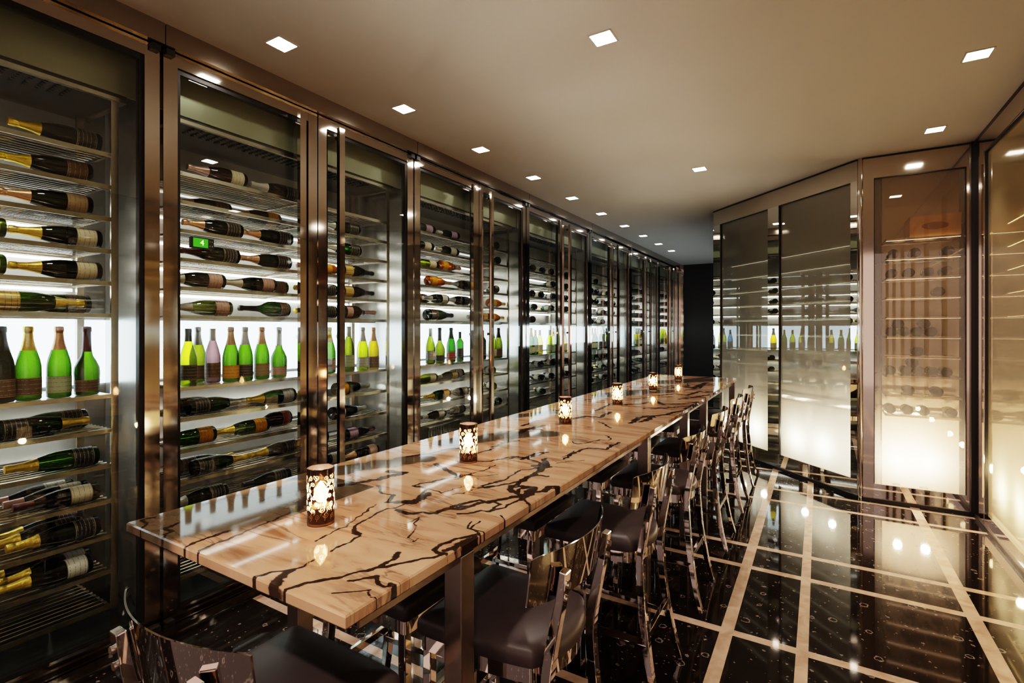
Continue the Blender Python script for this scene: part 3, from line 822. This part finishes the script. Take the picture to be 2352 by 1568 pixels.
# ------------------------------------------------------------------ bottles
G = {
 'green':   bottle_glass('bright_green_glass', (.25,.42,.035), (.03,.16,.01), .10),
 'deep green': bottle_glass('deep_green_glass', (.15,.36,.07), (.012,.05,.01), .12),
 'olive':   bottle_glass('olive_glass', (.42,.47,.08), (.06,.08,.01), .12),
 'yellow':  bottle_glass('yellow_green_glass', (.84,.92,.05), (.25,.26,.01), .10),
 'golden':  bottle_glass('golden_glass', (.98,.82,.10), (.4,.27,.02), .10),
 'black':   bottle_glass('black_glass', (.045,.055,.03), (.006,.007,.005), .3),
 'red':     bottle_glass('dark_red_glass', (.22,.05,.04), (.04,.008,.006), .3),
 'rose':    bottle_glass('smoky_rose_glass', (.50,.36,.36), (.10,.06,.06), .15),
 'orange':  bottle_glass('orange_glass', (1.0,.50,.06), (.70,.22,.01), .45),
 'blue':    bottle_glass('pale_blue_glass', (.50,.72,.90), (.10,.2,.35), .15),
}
F = {
 'gold': P('gold_foil', (.80,.55,.10), .30, .85, noise=.25, nscale=120, bump=.5),
 'bright gold': P('bright_gold_foil', (.95,.66,.06), .28, .8, noise=.2, nscale=120, bump=.5),
 'copper': P('copper_foil', (.66,.38,.22), .30, .85, noise=.2, nscale=120, bump=.4),
 'silver': P('silver_foil', (.55,.56,.54), .32, .8, noise=.2, nscale=120, bump=.4),
 'black': P('black_foil', (.012,.012,.012), .35),
 'maroon': P('maroon_foil', (.10,.03,.035), .35, .3, noise=.2, nscale=100, bump=.3),
 'pink': P('pink_foil', (.62,.40,.38), .35, .5, noise=.2, nscale=100, bump=.3),
 'white': P('white_foil', (.72,.68,.60), .4),
}
def label_mat(name, col, ink, rough=.5, metal=0, rows=4):
    """printed label: paper colour with a few thin illegible printed lines across it"""
    m, nt, out = nodes(name); L = nt.links.new
    b = N(nt, 'ShaderNodeBsdfPrincipled'); b.inputs['Roughness'].default_value = rough; b.inputs['Metallic'].default_value = metal
    tc = N(nt, 'ShaderNodeTexCoord'); s = N(nt, 'ShaderNodeSeparateXYZ'); L(tc.outputs['Generated'], s.inputs[0])
    z = s.outputs[2]
    w = math_node(nt, 'FRACT', math_node(nt, 'MULTIPLY', z, rows))
    ln = math_node(nt, 'MULTIPLY', math_node(nt, 'GREATER_THAN', w, .44), math_node(nt, 'LESS_THAN', w, .60))
    nz = N(nt, 'ShaderNodeTexNoise'); nz.inputs['Scale'].default_value = 14; nz.inputs['Detail'].default_value = 3; L(tc.outputs['Generated'], nz.inputs['Vector'])
    k = math_node(nt, 'MULTIPLY', ln, math_node(nt, 'GREATER_THAN', nz.outputs['Fac'], .46))
    edge = math_node(nt, 'MAXIMUM', math_node(nt, 'LESS_THAN', z, .045), math_node(nt, 'GREATER_THAN', z, .955))
    k = math_node(nt, 'MULTIPLY', math_node(nt, 'MAXIMUM', k, math_node(nt, 'MULTIPLY', edge, .8)), .75)
    mx = N(nt, 'ShaderNodeMix', data_type='RGBA'); L(k, mx.inputs[0]); mx.inputs[6].default_value = (*col, 1); mx.inputs[7].default_value = (*ink, 1)
    L(mx.outputs[2], b.inputs['Base Color']); L(b.outputs[0], out.inputs[0]); return m
LB = {
 'cream': label_mat('cream_label', (.80,.72,.52), (.35,.28,.18)),
 'white': label_mat('white_label', (.80,.78,.72), (.25,.22,.2)),
 'dark': label_mat('dark_label', (.020,.016,.014), (.45,.38,.28), .35, 0, 5),
 'gold': label_mat('gold_label', (.66,.46,.14), (.25,.14,.04), .35, .5),
 'tan': label_mat('tan_label', (.42,.30,.17), (.18,.12,.06)),
 'brown': label_mat('brown_label', (.13,.075,.045), (.45,.32,.2), .4),
 'orange': label_mat('orange_label', (.90,.42,.02), (.30,.12,.01)),
 'pink': label_mat('pink_label', (.66,.42,.36), (.25,.12,.1)),
 'lilac': label_mat('lilac_label', (.52,.38,.55), (.2,.12,.2)),
 'pale green': label_mat('pale_green_label', (.50,.56,.36), (.2,.22,.12)),
 'red': label_mat('red_label', (.45,.07,.04), (.7,.5,.3)),
}
# profiles (radius, height): body, where the foil ends, label zone
PROF = {
 'champagne': dict(h=.325, body=[(0,.010),(.020,.004),(.040,0),(.0445,.006),(.0445,.125),(.0435,.150),(.039,.178),(.031,.208),(.0235,.235),(.0180,.262),(.0155,.290),(.0150,.318),(0,.318)],
    foil=.218, lab=(.022,.098), cap=[(.0182,.300),(.0182,.316),(.0165,.324),(0,.326)]),
 'burgundy': dict(h=.30, body=[(0,.010),(.020,.004),(.036,0),(.0400,.006),(.0400,.130),(.0385,.152),(.032,.182),(.0225,.214),(.0160,.236),(.0145,.27),(.0145,.294),(0,.295)],
    foil=.232, lab=(.030,.110), cap=[(.0158,.284),(.0158,.296),(.0150,.300),(0,.300)]),
 'bordeaux': dict(h=.30, body=[(0,.012),(.020,.004),(.034,0),(.0375,.006),(.0375,.185),(.0350,.200),(.0240,.217),(.0155,.230),(.0140,.26),(.0140,.294),(0,.295)],
    foil=.236, lab=(.040,.130), cap=[(.0152,.284),(.0152,.296),(.0145,.300),(0,.300)]),
 'prestige': dict(h=.325, body=[(0,.010),(.022,.004),(.042,0),(.0465,.006),(.0480,.06),(.0500,.105),(.0475,.132),(.036,.160),(.0230,.185),(.0172,.215),(.0155,.26),(.0150,.318),(0,.318)],
    foil=.205, lab=(.018,.072), cap=[(.0182,.300),(.0182,.316),(.0165,.324),(0,.326)]),
 'decanter': dict(h=.26, body=[(0,.010),(.040,.004),(.062,0),(.070,.02),(.074,.07),(.066,.12),(.045,.16),(.026,.185),(.022,.21),(.022,.255),(0,.256)],
    foil=.235, lab=(.03,.09), cap=[(.0240,.245),(.0240,.258),(0,.260)]),
}
def interp(body, z):
    for (r0, z0), (r1, z1) in zip(body[3:], body[4:]):
        if z0 <= z <= z1 and z1 > z0: return r0 + (r1-r0)*(z-z0)/(z1-z0)
    return body[-2][0]
MC = {}
def bottle_meshes(prof, glass, foil, lab):
    p = PROF[prof]
    kb = ('b', prof, glass)
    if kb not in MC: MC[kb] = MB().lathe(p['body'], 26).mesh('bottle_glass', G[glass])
    kf = ('f', prof, foil)
    if kf not in MC:
        z0 = p['foil']; top = p['cap'][0][1]; pr = [(interp(p['body'], z0)+.0007, z0)]
        for r, z in p['body']:
            if z0 < z < top: pr.append((r+.0009, z))
        pr.append((interp(p['body'], top)+.0009, top-.002))
        MC[kf] = MB().lathe(pr + p['cap'], 22).mesh('foil', F[foil])
    kl = ('l', prof, lab)
    if kl not in MC:
        z0, z1 = p['lab']; n = 5
        MC[kl] = MB().lathe([(interp(p['body'], z0+(z1-z0)*i/n)+.0006, z0+(z1-z0)*i/n) for i in range(n+1)], 26, -1.75, 1.75).mesh('label', LB[lab])
    return MC[kb], MC[kf], MC[kl]
BOTTLES = []
def bottle(prof, glass, foil, lab, loc, rot, scale=1.0, parts=True, spot_key=None):
    b, f, l = bottle_meshes(prof, glass, foil, lab)
    o = link({'champagne':'champagne_bottle','burgundy':'wine_bottle','bordeaux':'wine_bottle','prestige':'champagne_bottle','decanter':'decanter'}[prof], b, None, loc)
    o.rotation_mode = 'QUATERNION'; o.rotation_quaternion = rot
    if scale != 1.0: o.scale = (scale,)*3
    if parts:
        link('foil', f, o); link('label', l, o)
    BOTTLES.append((o, prof, glass, foil, lab, spot_key, parts))
    return o
from mathutils import Quaternion
def lying(axis, face):
    """rotation taking bottle +Z to axis and its label (+X) towards face"""
    z = Vector(axis).normalized(); x = Vector(face); x = (x - z*x.dot(z)).normalized(); y = z.cross(x)
    return Matrix((x, y, z)).transposed().to_quaternion()
def lay_y(kind, z, y_bottom, neck, prof='champagne', row=0, yaw=0, scale=1.0, spin=0, lift=0):
    """bottle lying along the wall; neck = -1 neck towards the near end, +1 towards the far end"""
    g, f, l = kind
    r = max(q[0] for q in PROF[prof]['body'])*scale
    x = -2.982 - .092*row
    a = Vector((math.sin(yaw)*-1, neck*math.cos(yaw), 0))
    face = Vector((1, 0, .25+spin))
    bottle(prof, g, f, l, (x, y_bottom, z + r + .0005 + lift), lying(a, face), scale, True, ('rack', z, y_bottom + neck*.15, row))
def lay_x(kind, z, y, prof='burgundy', yaw=.0, out=False, parts=True, row=0, lift=0, xoff=0):
    """bottle lying front to back; bottom (or neck if out) towards the room"""
    g, f, l = kind
    r = max(q[0] for q in PROF[prof]['body'])
    a = Vector((-math.cos(yaw), math.sin(yaw), 0))
    x = -2.945 - xoff
    if out: a = -a; x = -3.255
    bottle(prof, g, f, l, (x, y, z + r + .0005 + lift), lying(a, (0, -.6, 1)), 1.0, parts, ('rack', z, y, row))
def stand(kind, y, prof='champagne', scale=1.0, x=-2.995, turn=0, parts=True):
    g, f, l = kind
    q = Quaternion((0,0,1), turn)
    bottle(prof, g, f, l, (x, y, NICHE+.0005), q, scale, parts, ('niche', NICHE, y, 0))

# --- first visible door (near end)
lay_y(('black','bright gold','dark'), UP[5], 1.065, -1)
lay_y(('black','bright gold','brown'), UP[4], 1.030, -1)
lay_y(('black','copper','tan'), UP[3], 1.030, -1)
lay_y(('black','gold','cream'), UP[2], 1.066, -1)
lay_y(('olive','gold','white'), UP[2], .73, -1)
lay_y(('black','gold','cream'), UP[1], 1.066, -1)
lay_y(('green','gold','white'), UP[1], .73, -1)
lay_y(('green','gold','gold'), UP[0], .675, 1, yaw=-.06)
lay_y(('deep green','gold','tan'), UP[0], 1.055, -1, row=1)
stand(('black','black','brown'), .725, 'champagne', 1.0)
stand(('green','gold','brown'), .812, 'champagne', 1.0)
stand(('green','copper','pale green'), .918, 'champagne', 1.0)
stand(('green','maroon','brown'), 1.022, 'prestige', 1.0)
lay_y(('deep green','gold','dark'), LOW[0], .70, 1)
lay_y(('deep green','silver','dark'), LOW[0], 1.045, -1, row=1, yaw=.05)
lay_y(('green','gold','dark'), LOW[1], 1.055, -1)
lay_y(('black','maroon','cream'), LOW[2], 1.060, -1, 'burgundy', yaw=.04)
lay_y(('black','pink','cream'), LOW[2], 1.050, -1, 'burgundy', row=1, yaw=.02)
lay_y(('black','pink','cream'), LOW[2], 1.02, -1, 'burgundy', row=2)
lay_y(('black','gold','dark'), LOW[3], 1.060, -1)
lay_y(('black','gold','dark'), LOW[3], 1.02, -1, row=1)
lay_y(('black','gold','dark'), LOW[3], 1.055, -1, row=2)
lay_y(('black','gold','white'), LOW[4], 1.03, -1, spin=.8)
lay_y(('black','gold','white'), LOW[4], 1.055, -1, row=1, spin=.8)
lay_y(('black','gold','dark'), LOW[4], .99, -1, row=2)
# --- second door
lay_y(('red','pink','cream'), UP[5], 1.79, -1)
lay_y(('red','white','dark'), UP[5], 2.165, -1, row=.2)
lay_y(('black','copper','brown'), UP[4], 1.80, -1, row=2)
lay_y(('red','copper','orange'), UP[4], 2.14, -1, row=2)
lay_y(('black','copper','dark'), UP[3], 1.765, -1)
lay_y(('black','copper','dark'), UP[3], 2.10, -1)
lay_y(('black','maroon','dark'), UP[2], 1.745, -1)
lay_y(('black','copper','dark'), UP[2], 2.09, -1)
lay_y(('black','white','pink'), UP[1], 1.66, -1)
lay_y(('black','white','pink'), UP[1], 1.985, -1)
lay_y(('deep green','black','pink'), UP[1], 2.13, -1, row=1)
lay_y(('olive','white','pink'), UP[0], 1.70, -1)
lay_y(('deep green','black','brown'), UP[0], 2.08, -1, 'prestige')
for y, k, pf in ((1.478,('yellow','black','dark'),'burgundy'), (1.618,('olive','silver','pink'),'champagne'), (1.640,('rose','silver','brown'),'burgundy'), (1.716,('green','copper','orange'),'champagne'),
                 (1.803,('green','silver','dark'),'champagne'), (1.912,('green','copper','tan'),'champagne'), (2.030,('green','silver','pink'),'prestige')):
    stand(k, y, pf, {'burgundy': 1.05}.get(pf, 1.0), -2.995 if k[1] != 'silver' or y > 1.7 else (-3.17 if k[0] == 'olive' else -3.05))
lay_y(('green','silver','dark'), LOW[0], 1.47, 1)
lay_y(('green','silver','dark'), LOW[0], 1.42, 1, row=1)
lay_y(('deep green','gold','white'), LOW[0], 2.125, -1)
lay_y(('deep green','gold','orange'), LOW[1], 1.62, -1, row=.25)
lay_y(('deep green','gold','orange'), LOW[1], 1.95, -1, row=.25)
lay_y(('red','pink','red'), LOW[1], 2.17, -1, 'prestige', row=1.2)
lay_y(('deep green','gold','dark'), LOW[2], 1.49, 1)
lay_y(('olive','gold','brown'), LOW[2], 1.45, 1, row=1)
lay_y(('black','gold','dark'), LOW[2], 2.15, -1)
lay_y(('black','silver','dark'), LOW[3], 1.675, -1)
lay_y(('black','black','dark'), LOW[3], 2.09, -1, 'burgundy', yaw=.06)
lay_y(('black','black','dark'), LOW[4], 1.70, -1, 'burgundy')
lay_y(('black','black','dark'), LOW[4], 2.10, -1, 'burgundy', yaw=.05)
# --- third door
lay_y(('black','silver','dark'), UP[4], 2.67, -1)
lay_y(('deep green','silver','dark'), UP[3], 2.68, -1)
lay_y(('black','black','gold'), UP[2], 2.505, 1)
lay_y(('orange','white','orange'), UP[2], 2.455, -1, 'bordeaux')
lay_y(('black','black','gold'), UP[1], 2.505, 1)
lay_y(('green','gold','dark'), UP[1], 2.46, -1)
lay_y(('red','pink','pink'), UP[0], 2.525, 1, 'prestige')
lay_y(('green','gold','dark'), UP[0], 2.46, -1)
stand(('green','gold','pink'), 2.425); stand(('olive','silver','pale green'), 2.60, 'burgundy', 1.1); stand(('yellow','silver','white'), 2.735, 'champagne'); stand(('golden','copper','brown'), 2.845, 'champagne', 1.0)
lay_y(('deep green','silver','orange'), LOW[0], 2.46, 1); lay_y(('black','silver','white'), LOW[1], 2.43, 1)
lay_y(('black','maroon','lilac'), LOW[2], 2.54, 1, 'burgundy'); lay_y(('red','maroon','lilac'), LOW[2], 2.46, -1, 'burgundy', row=1)
lay_y(('black','pink','white'), LOW[3], 2.62, -1, 'bordeaux', row=1); lay_y(('black','copper','pink'), LOW[3], 2.86, -1, 'champagne')
lay_y(('black','copper','pink'), LOW[4], 2.60, -1); lay_y(('black','gold','pink'), LOW[4], 2.83, -1, row=1)
# --- fourth door
for z, a, b, k in ((UP[5],3.55,3.91,('black','white','lilac')), (UP[4],3.53,3.90,('black','white','white'))):
    lay_y(k, z, a, -1, 'bordeaux'); lay_y(k, z, b, -1, 'bordeaux')
lay_y(('olive','white','cream'), UP[3], 3.60, -1, 'bordeaux'); lay_y(('orange','copper','orange'), UP[3], 3.63, 1, 'champagne')
lay_y(('orange','copper','orange'), UP[2], 3.47, 1, 'champagne'); lay_y(('black','silver','dark'), UP[2], 4.12, -1)
lay_y(('red','gold','orange'), UP[1], 3.385, 1, row=1.1); lay_y(('black','silver','white'), UP[1], 3.735, -1); lay_y(('black','silver','dark'), UP[1], 4.07, -1)
lay_y(('deep green','black','brown'), UP[0], 3.46, 1, 'champagne', scale=1.15)
stand(('olive','silver','white'), 3.53, 'burgundy', 1.06); stand(('olive','black','dark'), 3.66, 'prestige'); stand(('deep green','black','red'), 3.83, 'champagne'); stand(('deep green','black','dark'), 3.97, 'bordeaux', .95)
lay_y(('yellow','silver','cream'), LOW[0], 3.58, -1, 'burgundy'); lay_y(('olive','white','gold'), LOW[0], 3.90, -1, 'burgundy'); lay_y(('black','white','white'), LOW[0], 4.1, -1, 'burgundy', row=1)
lay_y(('deep green','gold','orange'), LOW[1], 3.76, -1); lay_y(('black','white','cream'), LOW[1], 4.06, -1, 'burgundy')
lay_y(('black','white','white'), LOW[2], 3.70, -1, 'burgundy'); lay_y(('black','black','dark'), LOW[2], 4.0, -1, 'burgundy')
cr = empty('wine_crate', (-3.10, 3.62, LOW[3]+.001), 0, 'low grey wire wine basket on the rack behind the fourth glass door', 'basket')
cb = MB()
for y in np.linspace(-.16, .30, 14): cb.box((-.14, y, 0), (.14, y+.006, .006)); cb.box((.134, y, 0), (.14, y+.006, .11))
cb.box((.132, -.16, .104), (.142, .306, .114)); cb.box((-.14, -.16, .104), (-.13, .306, .114))
for y in (-.16, .296): cb.box((-.14, y, .0), (.14, y+.01, .114))
cb.build('basket_wire', M['rod'], cr)
gx_ = empty('gift_box', (-3.06, 3.36, NICHE+.001), 0, 'dark grey bottle gift box standing in the niche behind the fourth glass door', 'box')
MB().box((-.05,-.05,0), (.05,.05,.23)).build('carton', M['carton'], gx_, .002); MB().box((-.052,-.052,.23), (.052,.052,.30)).build('lid', M['carton'], gx_, .002)
# --- fifth door onwards
white = ('black','black','white'); cream = ('deep green','black','cream')
for z, yy, k in ((UP[5],4.55,white),(UP[4],4.58,cream),(UP[2],4.55,('black','white','pale green')),(LOW[1],4.5,('yellow','white','cream')),(LOW[2],4.6,white)):
    lay_x(k, z, yy, 'burgundy', .55)
lay_y(('orange','gold','gold'), UP[1], 4.45, 1); lay_y(('orange','gold','orange'), UP[0], 4.42, 1); lay_y(('orange','white','gold'), UP[0], 4.40, -1)
lay_x(('yellow','white','cream'), LOW[0], 4.48, 'burgundy', .6)
stand(('yellow','black','cream'), 4.545, 'champagne'); stand(('olive','black','brown'), 4.665, 'champagne'); stand(('black','black','dark'), 4.36, 'bordeaux')
rg = random.Random(21)
kinds = [white, cream, ('black','maroon','cream'), ('black','black','white'), ('red','black','white'), ('deep green','gold','pale green')]
nk = [('yellow','silver','pale green'), ('green','gold','cream'), ('yellow','gold','white'), ('golden','white','cream'), ('olive','black','brown'), ('blue','white','white'), ('black','black','dark'), ('deep green','silver','dark')]
for k in range(3, 7):
    j = J0 + PITCH*k
    for s in (0, 1):
        base = j + (.25 if s == 0 else .98); n = 3 if k < 5 else 2
        for zi, z in enumerate(UP[:5] + LOW[:3]):
            if rg.random() < .12: continue
            for i in range(n):
                if rg.random() < .22: continue
                lay_x(rg.choice(kinds), z, base + i*(.22 if n == 3 else .3) + rg.uniform(-.03, .03), rg.choice(('burgundy','bordeaux')), .5 + rg.uniform(-.15, .2), False, k < 5)
        for i in range(5 if k < 5 else 4):
            kk = rg.choice(nk[:4] if k == 3 else nk[4:] if k == 4 and s else nk)
            stand(kk, base + i*.115 + rg.uniform(-.01, .01), rg.choice(('champagne','burgundy')), 1.0, parts=k < 6)

# ------------------------------------------------------------------ frosted cabinets on the aisle side
def glazed(name, p0, rz, length, panes, stiles, zb, zt, label, glass, shelves, lamps, lampe, depth=.46, t0=0, t1=0, bar=None):
    c = empty(name, (p0[0], p0[1], 0), rz, label, 'wine cabinet', 'frosted glass cabinets along the aisle')
    mb = MB()
    f0, f1 = (.024 if t0 else 0), length - (.024 if t1 else 0)
    MB().box((f0, 0, zt), (f1, .05, 2.985)).build('top_rail', M['steel'], c)
    MB().box((f0, 0, .028), (f1, .05, zb)).build('bottom_rail', M['mirror'], c)
    for a, b in stiles: MB().box((max(a, f0), -.002, .028), (min(b, f1), .048, zt-.0005)).build('stile', M['mirror'] if t1 else M['steel'], c)
    MB().box((f0, -.012, .0), (f1, .02, .028)).build('plinth', M['gasket'], c)
    MB().box((f0, -.006, 2.985), (f1, .03, 2.999)).build('top_seal', M['gasket'], c)
    for a, b in panes:
        MB().quad((a, .022, zb), (b, .022, zb), (b, .022, zt), (a, .022, zt)).build('glass_pane', glass, c)
        g = MB()
        for x0, x1 in ((a-.004, a+.006), (b-.006, b+.004)): g.box((x0, .004, zb), (x1, .03, zt))
        g.box((a, .004, zt-.006), (b, .03, zt+.004)); g.build('gasket', M['gasket'], c)
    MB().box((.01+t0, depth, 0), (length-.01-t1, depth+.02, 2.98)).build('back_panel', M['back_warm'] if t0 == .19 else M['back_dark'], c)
    for z in shelves[1:]:
        x0, x1 = max(panes[0][0]+.06, t0), min(panes[-1][1]-.005, length-t1)
        mb = MB().box((x0, .10, z-.016), (x1, .112, z)); mb.box((x0, depth-.03, z-.016), (x1, depth-.02, z))
        for i in range(1, 7): mb.rod((x0, .11+i*.04, z-.004), (x1, .11+i*.04, z-.004), .0035, 6)
        for x in (x0, x1-.012): mb.box((x, .10, z-.014), (x+.012, depth-.02, z-.002))
        q = mb.build('wire_rack', M['rackbar'], c)
        MB().box((x0+.01, .113, z-.017), (x1-.01, .121, z-.009)).build('light_strip', bar, q)
    for x, y in lamps:
        u = MB().lathe([(0,.03),(.04,.03),(.04,.045),(.028,.05),(.030,.13),(.026,.13),(.024,.10)], 16)
        q = u.build('uplight', M['gasket'], c); q.location = (x, y, 0)
        MB().lathe([(0,.112),(.024,.112)], 16).build('bulb', M['lamp'], q)
        l = D.lights.new('uplight_glow', 'POINT'); l.energy = lampe; l.color = (1, .86, .66); l.shadow_soft_size = .03
        o = link('uplight_glow', l, None); o.matrix_world = c.matrix_basis @ Matrix.Translation((x, .125, .38))
    return c
r2 = math.sqrt(2)
L1 = math.hypot(PB[0]-PA[0], PB[1]-PA[1]); rz1 = math.atan2(PB[1]-PA[1], PB[0]-PA[0])
sx_ = lambda x: (x-PA[0])*L1/(PB[0]-PA[0])
p1 = (sx_(-1.056), sx_(-.474)); p2 = (sx_(-.362), sx_(.247))
SH = [.585,.755,.925,1.095,1.265,1.435,1.605,1.775,1.945,2.115,2.285]
angled = glazed('frosted_wine_cabinet', PA, rz1, L1, [p1, p2], [(0, p1[0]), (p1[1], p2[0]), (p2[1], L1)], .165, 2.81,
    'angled frosted glass cabinet with two panes glowing at the bottom, beyond the far stools', M['milky'], SH, [(p1[0]+.28, .20), (p1[0]+.62, .20), (p2[0]+.22, .20), (p2[0]+.55, .20)], 7, t1=.20, bar=emis('pale_shelf_strip', (1,.88,.68), .9))
cross = glazed('frosted_wine_cabinet', PB, 0, PC[0]-PB[0], [(.102, .713)], [(0, .102), (.713, .76)], .155, 2.81,
    'square-on frosted glass cabinet with round bottle ends, facing the aisle', M['warm_milky'], SH, [(.28, .20), (.47, .20)], 12, t0=.19, bar=emis('warm_shelf_strip', (1,.70,.46), 3.2))
pr = [(.28 + i*1.0, 1.22 + i*1.0) for i in range(6)]
st = [(0, .28)] + [(1.22+i*1.0, 1.28+i*1.0) for i in range(5)] + [(6.22, 6.9)]
side = glazed('frosted_wine_cabinet', PC, -PI/2, 6.9, pr, st, .12, 2.84,
    'long amber glass cabinet wall on the aisle side, nearest the camera', M['milky_amber'], SH, [(.62, .22), (1.0, .22), (1.6, .22), (2.6, .22), (3.6, .22)], 8, t0=.12, bar=emis('amber_shelf_strip', (1,.72,.40), 4.5))
structure('trim_5', MB().tube([(PB[0]+.008, PB[1]+.021, .0), (PB[0]+.008, PB[1]+.021, 2.999)], .0235, 16), M['steel'])
# upper dark corner posts
structure('trim_4', MB().box((1.045, 5.372, 0), (1.075, 5.398, CEIL-.002)), M['gasket'])
# bottles seen end-on in the square-on cabinet
def lay_local(c, kind, x, z, prof='bordeaux', lift=0, where=None, yaw=0, order=0):
    g, f, l = kind
    r = max(q[0] for q in PROF[prof]['body'])
    mw = c.matrix_basis
    a = mw.to_3x3() @ Vector((math.sin(yaw), math.cos(yaw), 0)); p = mw @ Vector((x, .115, z + r + .0005 + lift))
    bottle(prof, g, f, l, p, lying(a, (0, 0, 1)), 1.0, True, (where, z, x, order))
DK = ('black','black','dark')
for z, xs_ in ((SH[9], (.25,.40,.62)), (SH[8], (.24,.36,.49,.61)), (SH[7], (.56,)), (SH[5], (.24,.33,.42,.51)), (SH[4], (.42,)), (SH[3], (.23,.34,.43,.52,.61)), (SH[2], (.36,.55)), (SH[1], (.23,.35,.46,.64))):
    for x in xs_: lay_local(cross, DK, x, z, 'burgundy', 0, 'cross')
for z, xs_ in ((SH[5], (.285,.465)), (SH[3], (.385,))):
    for x in xs_: lay_local(cross, DK, x, z, 'burgundy', .069, 'cross', 0, 1)
for z, xs_ in ((SH[2], (1.20,1.34,1.52,1.66)), (SH[3], (1.16,1.30,1.5,1.7)), (SH[7], (1.2,1.45)), (SH[6], (.30,.48,.66))):
    for x in xs_: lay_local(angled, rg.choice((white, cream, ('red','maroon','white'))), x, z, 'burgundy', 0, 'angled')
wc = empty('wooden_crate', (PB[0]+.535, PB[1]+.28, SH[10]+.001), 0, 'wooden wine crate on the top rack of the square-on frosted cabinet', 'crate')
MB().box((-.17,-.15,0), (.17,.15,.012)).box((-.17,-.15,.012), (.17,-.138,.17)).box((-.17,.138,.012), (.17,.15,.17)).box((-.17,-.138,.012), (-.158,.138,.17)).box((.158,-.138,.012), (.17,.138,.17)).build('crate_box', M['wood'], wc)
MB().box((-.172,-.152,.17), (.172,.152,.182)).build('lid', M['wood'], wc)
MB().lathe([(0,0),(.09,0),(.09,.002),(0,.002)], 24).build('printed_oval', P('crate_print', (.25,.10,.04), .6), wc)
pv = wc.children[-1]; pv.rotation_euler = (PI/2, 0, 0); pv.location = (0, -.151, .09); pv.scale = (1, .35, 1)

# ------------------------------------------------------------------ bottle labels (one phrase each)
def rack_word(z):
    if z in UP: i = UP.index(z); return 'lowest rack above niche' if i == 0 else '%s rack above niche' % ORD[i]
    i = LOW.index(z); return '%s rack below niche' % ORD[i]
cells = {}
for rec in BOTTLES:
    o, prof, glass, foil, lab, key, parts = rec
    where, z, y, row = key
    if where in ('rack', 'niche'):
        yy = o.location.y if where == 'niche' else y
        d = int((yy - (J0+DW))//DW); d = max(0, min(13, d))
        cell = (where, round(z, 3), d)
    else: cell = (where, round(z, 3), 0)
    cells.setdefault(cell, []).append((y, row, rec))
for cell, lst in cells.items():
    lst.sort(key=lambda t: (t[0], t[1]))
    where, z, d = cell
    for i, (y, row, rec) in enumerate(lst):
        o, prof, glass, foil, lab, key, parts = rec
        g = {'red': 'dark red', 'rose': 'smoky'}.get(glass, glass)
        what = '%s bottle, %s label' % (g, lab) if parts else '%s bottle' % g
        fo = ', %s foil' % foil if parts and where in ('rack', 'niche') else ''
        if where == 'niche':
            t = '%s%s, %s standing behind %s glass door' % (what, fo, ORD[i], ORD[d]); grp = 'bottles standing in the lit niche'
        elif where == 'rack':
            zk = min(UP+LOW, key=lambda q: abs(q-z))
            t = '%s%s, %s, %s door, %s along' % (what, fo, rack_word(zk), ORD[d], ORD[i]); grp = 'bottles lying in the wine wall racks'
        else:
            zi = min(range(len(SH)), key=lambda q: abs(SH[q]-z))
            t = '%s bottle end, %s rack up, %s frosted cabinet, %s along' % (g, ORD[zi], {'cross':'square-on','angled':'angled'}[where], ORD[i]); grp = 'bottle ends behind frosted glass'
        tag(o, t, 'bottle', grp)
print('BOTTLES', len(BOTTLES))

# ------------------------------------------------------------------ room fill from lamps behind the camera
def area(x, y, z, e, sx, sy, col, rot=(0,0,0)):
    l = D.lights.new('lamp', 'AREA'); l.energy = e; l.shape = 'RECTANGLE'; l.size = sx; l.size_y = sy; l.color = col
    o = link('lamp', l, None, (x, y, z)); o.rotation_euler = rot; return o
spot(-1.0, -.6, 2.97, 40, 110); spot(.3, -.6, 2.97, 40, 110); spot(-2.0, -.6, 2.97, 30, 110)
spot(.3, 1.2, 2.97, 30, 100)

# ------------------------------------------------------------------ world, camera, look
w = D.worlds.new('world'); scene.world = w; w.use_nodes = True
w.node_tree.nodes['Background'].inputs[0].default_value = (.56, .39, .30, 1)
cam = D.cameras.new('camera'); co_ = link('camera', cam, None, (0, 0, 1.5))
co_.rotation_euler = (PI/2, 0, math.atan2(704, 1164))
cam.sensor_width = 36; cam.lens = 1164/2352*36; cam.shift_y = -29/2352; cam.clip_start = .02
scene.camera = co_
scene.view_settings.view_transform = 'Filmic'
scene.view_settings.look = 'High Contrast'
scene.view_settings.exposure = 1.0
scene.view_settings.use_white_balance = True
scene.view_settings.white_balance_temperature = 5900
scene.view_settings.white_balance_tint = 14
cy_ = scene.cycles
cy_.max_bounces = 8; cy_.diffuse_bounces = 3; cy_.glossy_bounces = 5; cy_.transmission_bounces = 4; cy_.transparent_max_bounces = 16
cy_.caustics_reflective = False; cy_.caustics_refractive = False
cy_.sample_clamp_indirect = 4; cy_.blur_glossy = .3
cy_.use_denoising = True; cy_.adaptive_threshold = .1; cy_.adaptive_min_samples = 16
